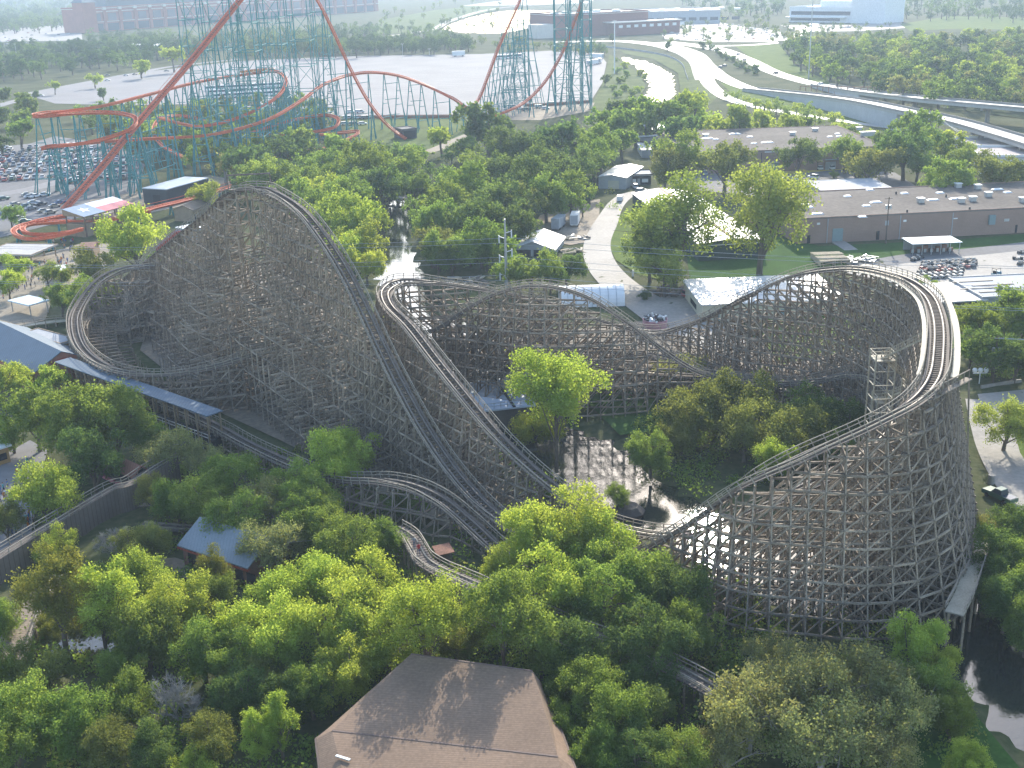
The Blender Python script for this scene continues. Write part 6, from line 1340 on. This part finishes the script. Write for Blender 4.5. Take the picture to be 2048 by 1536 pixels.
# trailers, buses, box truck
def boxv(name, label, cat, p, l, w, h, rz, m, z0=.9, group=None, windows=False):
    r = thing(name, label, cat, (p[0], p[1], .1), group); fr = (np.array([p[0], p[1], .1]), rz)
    part('body', MB(fr).box(-l / 2, l / 2, -w / 2, w / 2, z0, h).box(-l / 2 + .2, l / 2 - .2, -w / 2 + .2, w / 2 - .2, z0 - .3, z0 - .003), m, r)
    for x in (-l * .32, -l * .22, l * .33):
        for s in (-w * .42, w * .42): part('wheel', MB(fr).tube([(x, s - .13, .5), (x, s + .13, .5)], .5, 8), M_TYRE, r)
    if windows:
        for s in (-1, 1): part('window_band', MB(fr).box(-l * .46, l * .46, *sorted((s * (w / 2 + .003), s * (w / 2 + .04))), z0 + 1.1, h - .5), M_GLASS, r)
        part('windscreen', MB(fr).box(l / 2 + .003, l / 2 + .05, -w * .44, w * .44, z0 + .9, h - .4), M_GLASS, r)
    else: part('rear_door', MB(fr).box(-l / 2 - .06, -l / 2 - .003, -w * .45, w * .45, z0 + .15, h - .2), M_GREYR, r)
    return r
boxv('storage_trailer', 'left grey storage trailer in the yard behind the gabled white workshop', 'trailer', P(1117, 458), 8, 2.6, 4.0, 1.25, M_GREYR)
boxv('storage_trailer', 'right white storage trailer in the yard behind the gabled white workshop', 'trailer', P(1150, 451), 7, 2.6, 4.0, 1.42, M_WHITE)
boxv('box_truck', 'white box truck parked alone at the far edge of the empty lot', 'truck', P(917, 113), 12, 2.8, 5, .2, M_WHITE)
for i, (u, v, a) in enumerate([(1194, 117, 2.3), (1185, 130, .9), (1199, 127, 1.4)]): boxv('storage_trailer', ('white trailer at the far right corner of the lot, topmost of three', 'white trailer at the far right corner of the lot, lowest of three', 'small white trailer at the right corner of the lot, rightmost of three')[i], 'trailer', P(u, v), (14, 14, 7)[i], 2.8, 4.2, a, M_WHITE)
for i, u in enumerate((1005, 1030)): boxv('parked_bus', ('left white bus parked beneath the left red track leg', 'right white bus parked beneath the left red track leg')[i], 'bus', P(u, 118 - 2 * i), 13, 2.7, 3.6, .25, M_WHITE, .6, None, True)
for j in range(3):
    for i in range(7): 
        u, v = 425 + i * 21 + j * 6, 181 + j * 8 - i * 1.2
        boxv('parked_bus', 'white tour bus in the slanted rows behind the upper red track', 'bus', P(u, v), 11.5, 2.6, 3.4, .35, M_WHITE, .6, 'white tour buses in slanted rows', True)
# ------------------------------------------------------------------ yard things
def junk(name, label, cat, u, v, r, n, seed, cols, flat=.4):
    rng = np.random.default_rng(seed); p = P(u, v, 0); m = MB()
    for _ in range(n):
        a, d = rng.uniform(0, 6.28), r * rng.uniform(0, 1) ** .6; x, y, z = p[0] + d * math.cos(a) * 1.3, p[1] + d * math.sin(a), rng.uniform(.1, flat)
        b = rng.uniform(0, 6.28); dd = np.array([math.cos(b), math.sin(b), rng.uniform(-.2, .2)]) * rng.uniform(.6, 2.2); c = np.array([x, y, z])
        m.beams([c - dd], [c + dd], rng.uniform(.15, .7), rng.uniform(.1, .5), int(rng.integers(0, len(cols))))
    return solo(name, m, cols, label, cat, p)
M_LUM = mat('pale_lumber', (.45, .38, .27), .85, .25, 1, 6)
junk('scrap_pile', 'scattered pile of scrap timber and metal on the bank below the steel pylon', 'scrap pile', 935, 570, 6, 46, 3, [M_LUM, M_STEEL, M_WOOD, M_CH], 1.2)
junk('scrap_pile', 'low pile of parts on dirt right of the gabled white workshop', 'scrap pile', 1150, 478, 3.5, 22, 4, [M_LUM, M_STEEL, M_CH], .9)
junk('lumber_pile', 'long pale lumber lying at the right side of the gabled workshop', 'lumber pile', 1142, 505, 2.5, 14, 5, [M_LUM], 1.0)
junk('brush_pile', 'brown heap of brush at left end of the white roofed store', 'brush pile', 1355, 588, 5, 60, 6, [mat('dry_brush', (.19, .13, .085), .95, .3), M_WOODT], 1.4)
junk('scrap_pile', 'heap of dark machine parts at the foot of the warehouse ramp', 'scrap pile', 1722, 524, 4, 34, 7, [M_CH, M_STEEL], 1.2)
p = P(1382, 594); small_car('suv', 'red', p, .3, 'red car behind the corner of the white roofed store', None)
p = P(1310, 655); t = thing('parts_tub', 'round faded pink tub heaped with white and grey parts beside the service road', 'tub', (p[0], p[1], 0))
part('tub', MB().lathe([(0, 0), (2.7, 0), (2.9, 2.0), (2.75, 2.0), (2.6, .3), (0, .3)], (p[0], p[1], .1), 18), mat('faded_pink', (.46, .25, .27), .7), t)
rng = np.random.default_rng(8); hp = MB()
for _ in range(46):
    a, d = rng.uniform(0, 6.28), 2.5 * rng.uniform(0, 1) ** .5; c = p + [d * math.cos(a), d * math.sin(a), 1.9 + rng.uniform(0, .7)]; dd = _n(rng.normal(size=3)) * .6; hp.beams([c - dd], [c + dd], .4, .3, int(rng.integers(0, 2)))
part('heaped_parts', hp, [M_WHITE, M_CH], t)
p0, p1, p2 = P(1640, 535, 0), P(1700, 533, 0), P(1620, 512, 0); az = math.atan2(*(p1 - p0)[[1, 0]]); fr = (p0, az); t = thing('slat_racks', 'stack of pale slatted timber racks behind the top of the far coaster hill', 'racks', p0); rk = MB(fr); ln = np.linalg.norm(p1 - p0)
for k in range(5):
    for j in range(9): rk.box(0, ln, k * 2.2 + j * .22, k * 2.2 + j * .22 + .1, 1.6 + .25 * (k % 2), 1.75 + .25 * (k % 2))
    for x in (.1, ln / 2, ln - .2): rk.box(x, x + .12, k * 2.2, k * 2.2 + 1.9, 0, 1.59 + .25 * (k % 2))
part('slats', rk, M_LUM, t)
# ------------------------------------------------------------------ poles and lines
def wires(name, label, ends, sag=1.2):
    r = thing(name, label, 'power line', ends[0][0])
    for a, b in ends:
        k = np.linspace(0, 1, 26)[:, None]; p = np.asarray(a) * (1 - k) + np.asarray(b) * k; p[:, 2] -= 4 * sag * (k * (1 - k))[:, 0]
        part('wire', MB().tube(p, .035, 4, cap=False), M_STEEL, r)
    return r
pb = P(1014, 590); ph = hpx(pb, 438); t = thing('steel_pylon', 'tall galvanised steel power pole with white insulator arms beside the gabled workshop', 'pylon', pb)
part('pole', MB().tube([pb - [0, 0, .3], pb + [0, 0, ph]], [.5, .22], 10), M_STEEL, t); W = []
for i, (v, s) in enumerate([(466, 1), (477, -1), (504, 1), (516, -1), (540, 1), (552, -1)]):
    z = hpx(pb, v); a = pb + [0, 0, z]; b = a + [s * 1.6, -.3 * s, .5]
    ar = part('insulator_arm', MB().tube([a, b], [.12, .09], 6), M_WHITE, t); part('insulator', MB().tube([b + [0, 0, .3], b - [0, 0, 1.7]], [.16, .16], 8), M_WHITE, ar); W.append((b - [0, 0, 1.7], s))
E1 = np.array([112.0, 205.0, 0]); E0 = np.array([-150.0, 262.0, 0])
wires('power_lines', 'thin power lines crossing the middle from the steel pylon to the right edge', [(b, E1 + [s * 1.6, 0, z_]) for (b, s), z_ in zip(W, (25, 25, 21, 21, 17, 17))], 1.0)
wires('power_lines', 'thin power lines running left from the steel pylon over the river', [(b, E0 + [s * 1.6, 0, z_]) for (b, s), z_ in zip(W, (25, 25, 21, 21, 17, 17))], 1.6)
def wood_pole(base, vtop, label, arms=1, trans=True):
    h = hpx(base, vtop); t = thing('utility_pole', label, 'utility pole', base); part('pole', MB().tube([base - [0, 0, .3], base + [0, 0, h]], [.2, .13], 8), mat('dark_pole_wood', (.10, .075, .055), .9, .25), t)
    for k in range(arms): part('crossarm', MB().beams([base + [-1.2, .2, h - .5 - k * 1.5]], [base + [1.2, .2, h - .5 - k * 1.5]], .12, .14), M_WOODT, t)
    if trans:
        for s in (-.55, .55): part('transformer', MB().lathe([(0, 0), (.34, 0), (.34, 1.1), (0, 1.2)], base + [s, -.1, h - 3.4], 10), M_STEEL, t)
    return base + [0, 0, h]
wood_pole(P(1771, 489), 394, 'dark wooden utility pole with two transformers before the brick warehouse')
b_ = P(1985, 766); tp = wood_pole(b_, 672, 'weathered utility pole with transformer among the trees at right', 1, True)
wires('overhead_lines', 'short overhead lines running off right from the weathered utility pole', [(tp + [x, 0, -.4], tp + [60 + x, -8, -1.0]) for x in (-1, 0, 1)], .8)
b3 = P(1872, 305); tp3 = wood_pole(b3, 230, 'plain dark utility pole rising in front of the overpass ramp', 0, False)
b4 = P(1915, 335); tp4 = wood_pole(b4, 262, 'dark utility pole behind the yellow lime tree', 1, False)
wires('overhead_lines', 'overhead lines sloping between two dark poles in front of the overpass', [(tp3 + [0, 0, -z], tp4 + [x, 0, -.5]) for z, x in ((.3, -1), (.9, 0), (1.5, 1))], .5)
def lamp(base, vtop, label, heads=2, m=None, r=.14):
    h = hpx(base, vtop); t = thing('light_pole', label, 'light pole', base); part('pole', MB().tube([base - [0, 0, .3], base + [0, 0, h]], [r * 1.3, r], 8), m or M_WHITE, t)
    for s in np.linspace(-1, 1, heads) if heads > 1 else [1]: part('lamp_head', MB((base + [0, 0, h], 0.3)).box(min(0.02 * s, 1.6 * s), max(.02 * s, 1.6 * s), -.25, .25, -.05, .2), m or M_WHITE, t)
lamp(P(1913, 333), 284, 'white double headed light pole in front of the yellow lime tree')
lamp(P(1229, 148), 42, 'very tall white floodlight mast beside the creek', 3, M_WHITE, .35)
lamp(P(1617, 158), -30, 'thin tall grey mast before the hillside wood', 2, M_STEEL, .3)
for i, (u, v, vt) in enumerate([(806, 118, 88), (859, 112, 98), (1206, 110, 78), (36, 128, 88), (420, 135, 118), (690, 125, 104)]): lamp(P(u, v), vt, 'lot light pole ' + ['right of the red drop', 'beside the box truck', 'by the far trailers', 'at the far left', 'behind the upper red track', 'left of the red drop'][i], 2, M_STEEL, .15)
bs = P(1958, 768); t = thing('floodlight_stand', 'low stand carrying three white floodlights below the right hand trees', 'floodlight', bs); hh = hpx(bs, 746)
part('post', MB().tube([bs - [0, 0, .2], bs + [0, 0, hh]], [.1, .1], 8), M_WHITE, t); part('crossbar', MB().beams([bs + [-1.4, 0, hh]], [bs + [1.4, 0, hh]], .18, .14), M_WHITE, t)
for x in (-1.1, 0, 1.1): part('floodlight', MB().lathe([(0, 0), (.42, .15), (.5, .55), (.3, .9), (0, 1.0)], bs + [x, 0, hh + .12], 10), M_WHITE, t)
ba = P(2048, 770); bw = P(1962, 777)
solo('barrier_wall', MB().beams([bw + [0, 0, .3]], [bw + [9, 3, .3]], .4, .6), M_CONC, 'short low concrete barrier at the foot of the floodlight stand', 'barrier', bw)
solo('marker_post', MB().lathe([(0, 0), (.3, 0), (.3, 1.5), (.15, 1.8), (0, 1.8)], P(1266, 553), 8), M_WHITE, 'small white marker post on the bright lawn by the service road', 'post', P(1266, 553))
solo('concrete_bollard', MB().lathe([(0, 0), (.55, 0), (.55, 1.6), (0, 1.65)], P(1982, 968), 10), M_CONC, 'stout round concrete bollard beside the dark green pickup', 'bollard', P(1982, 968))
p = P(888, 1128); t = thing('mine_shack', 'small brown rusty wooden mine shack beside the trestle', 'shack', p); fr = (p, .4)
part('wall', MB(fr).box(-1, 1, -.8, .8, 0, 2.0), M_WOODT, t); part('roof', MB(fr).add([(-1.3, -1.1, 2.05), (1.3, -1.1, 2.05), (1.3, 1.1, 2.5), (-1.3, 1.1, 2.5), (-1.3, -1.1, 2.17), (1.3, -1.1, 2.17), (1.3, 1.1, 2.62), (-1.3, 1.1, 2.62)], _BF), M_RUST, t)
solo('rock', MB().lathe([(0, -.9), (2.4, -.9), (2.7, -.1), (1.6, .8), (0, 1.0)], P(1256, 1020), 9), mat('dark_wet_rock', (.07, .06, .05), .7, .3), 'dark rounded rock islet in the pond by the small platform', 'rock', P(1256, 1020))
# lot fence and creek wall
def fence(name, label, pts, h, m, cat='fence', step=6):
    p = spline(px(pts), step); p[:, 2] = 0; r = thing(name, label, cat, p[0]); part('rail', MB().beams(p[:-1] + [0, 0, h * .95], p[1:] + [0, 0, h * .95], .12, .2).beams(p[:-1] + [0, 0, h * .45], p[1:] + [0, 0, h * .45], .1, h * .8), m, r); part('posts', MB().beams(p, p + [0, 0, h], .25), m, r); return r
fence('lot_fence', 'dark fence along the near edge of the empty parking lot', [(690, 238), (800, 237), (910, 236)], 2.0, M_RUST)
fence('lot_fence', 'dark slatted fence at the near right edge of the empty lot under the lattice towers', [(1050, 214), (1100, 212), (1180, 206)], 2.0, M_RUST)
fence('creek_wall', 'curved low grey wall on top of the creek bank', [(1180, 92), (1260, 100), (1330, 112), (1362, 128), (1372, 150), (1376, 160)], 1.4, M_GREYR, 'wall')
# ------------------------------------------------------------------ people
def person_mesh(seed):
    rng = np.random.default_rng(seed); m = MB(); st = rng.uniform(.05, .32)
    ring = lambda c, rx, ry, k=8: [(c[0] + rx * math.cos(a), c[1] + ry * math.sin(a), c[2]) for a in np.arange(k) * 2 * math.pi / k]
    def loft(rs, mi):
        k = len(rs[0]); V = [p for r in rs for p in r]; fs = [np.array([[i * k + j, i * k + (j + 1) % k, (i + 1) * k + (j + 1) % k, (i + 1) * k + j] for i in range(len(rs) - 1) for j in range(k)])]
        m.add(V, fs[0], mi); m.add(rs[-1], [tuple(range(k))], mi); m.add(rs[0], [tuple(range(k))[::-1]], mi)
    for s in (-1, 1):
        f = st * s
        loft([ring((f + .07, s * .10, 0), .14, .06), ring((f, s * .10, .08), .06, .055), ring((f * .75, s * .10, .28), .07, .065), ring((f * .4, s * .1, .48), .06, .06), ring((f * .2, s * .09, .72), .085, .08), ring((0, s * .07, .90), .10, .095)], 1)
        loft([ring((0.0, s * .21, 1.40), .055, .05), ring((-f * .3, s * .25, 1.22), .05, .045), ring((-f * .5 + .02, s * .26, 1.08), .042, .04)], 0)
        loft([ring((-f * .5 + .02, s * .26, 1.08), .038, .036), ring((-f * .8 + .1, s * .25, .86), .033, .03), ring((-f * .85 + .14, s * .24, .76), .035, .022), ring((-f * .85 + .17, s * .235, .69), .018, .014)], 2)
    loft([ring((0, 0, .84), .13, .17), ring((0, 0, .98), .12, .16), ring((0, 0, 1.18), .125, .18), ring((0, 0, 1.36), .12, .20), ring((0, 0, 1.45), .07, .10)], 0)
    loft([ring((.01, 0, 1.44), .05, .05), ring((.015, 0, 1.52), .048, .048), ring((.03, 0, 1.56), .085, .075), ring((.03, 0, 1.63), .10, .082), ring((.02, 0, 1.70), .095, .08)], 2)
    loft([ring((.015, 0, 1.655), .108, .09), ring((.005, 0, 1.72), .095, .08), ring((0, 0, 1.76), .05, .045)], 3)
    return m
SHIRT = {k: mat('shirt_' + k, c, .9, .1) for k, c in dict(white=(.7, .7, .68), red=(.45, .04, .04), blue=(.06, .12, .32), black=(.03, .03, .035), grey=(.3, .3, .31), orange=(.5, .18, .04), teal=(.08, .3, .3)).items()}
PANTS = [mat('trousers_denim', (.07, .10, .18), .9), mat('trousers_tan', (.3, .24, .16), .9), mat('trousers_dark', (.03, .03, .04), .9)]
SKIN = mat('skin', (.42, .26, .19), .7, .2); HAIR = [mat('hair_dark', (.03, .02, .015), .8), mat('hair_brown', (.11, .06, .03), .8)]
PM = [person_mesh(s) for s in range(4)]; PC = {}
def person(p, label, group=None, shirt='white'):
    k = int(rg.integers(0, 4)); q = int(rg.integers(0, 3)); h = int(rg.integers(0, 2)); key = (k, q, h, shirt)
    if key not in PC: PC[key] = PM[k].mesh('person', [SHIRT[shirt], PANTS[q], SKIN, HAIR[h]], smooth=True)
    o = bpy.data.objects.new('person', PC[key]); COL.objects.link(o); o.location = tuple(p); o.rotation_euler = (0, 0, rg.uniform(0, 6.28)); s = rg.uniform(.92, 1.06); o.scale = (s, s, s)
    return tag(o, label, 'person', group)
sh = list(SHIRT)
def crowd(poly, n, where, group, z=.14):
    k = 0; pl = np.array(poly, float)
    while k < n:
        u, v = rg.uniform(pl[:, 0].min(), pl[:, 0].max()), rg.uniform(pl[:, 1].min(), pl[:, 1].max())
        if not inside(pl, np.array([u]), np.array([v]))[0]: continue
        c = sh[int(rg.integers(0, len(sh)))]; person(P(u, v, z), f'person in {c} shirt {where}', group, c); k += 1
crowd([(0, 575), (40, 540), (110, 525), (140, 500), (165, 505), (130, 545), (60, 580), (0, 610)], 80, 'in the crowd on the tan plaza', 'crowd on the plaza')
crowd([(90, 480), (150, 485), (165, 500), (100, 500)], 16, 'in the queue below the flag roofed station', 'queue below the station')
crowd([(0, 985), (20, 960), (45, 930), (60, 905), (62, 940), (20, 1010), (0, 1020)], 15, 'walking on the shaded midway path at left', 'walkers on the midway')
crowd([(15, 1060), (75, 1030), (80, 1050), (30, 1085)], 12, 'standing on the midway beyond the plank walkway', 'walkers beyond the walkway')
crowd([(210, 950), (250, 955), (255, 962), (215, 960)], 7, 'waiting under the rust roofed stall', 'people at the stall')
crowd([(245, 992), (310, 990), (312, 1000), (250, 1002)], 8, 'standing behind the low wall by the raised walkway', 'people by the low wall')
person(P(838, 1108, 4.05), 'person in red shirt walking on the mine train trestle', None, 'red'); person(P(829, 1094, 3.9), 'person in grey shirt walking behind the red shirt on the trestle', None, 'grey')
# ------------------------------------------------------------------ haze
hz = bpy.data.objects.new('haze', MB().box(-9600, 9600, -200, 9600, -4.5, 96).mesh('haze', [])); COL.objects.link(hz); hz['kind'] = 'stuff'
hm = bpy.data.materials.new('haze_air'); hm.use_nodes = True; nt_ = hm.node_tree; nt_.nodes.clear()
pv = nt_.nodes.new('ShaderNodeVolumePrincipled'); pv.inputs['Color'].default_value = (.66, .82, 1.0, 1); pv.inputs['Density'].default_value = HAZE_DENSITY; pv.inputs['Anisotropy'].default_value = .2
oo = nt_.nodes.new('ShaderNodeOutputMaterial'); nt_.links.new(pv.outputs[0], oo.inputs['Volume']); hz.data.materials.append(hm)
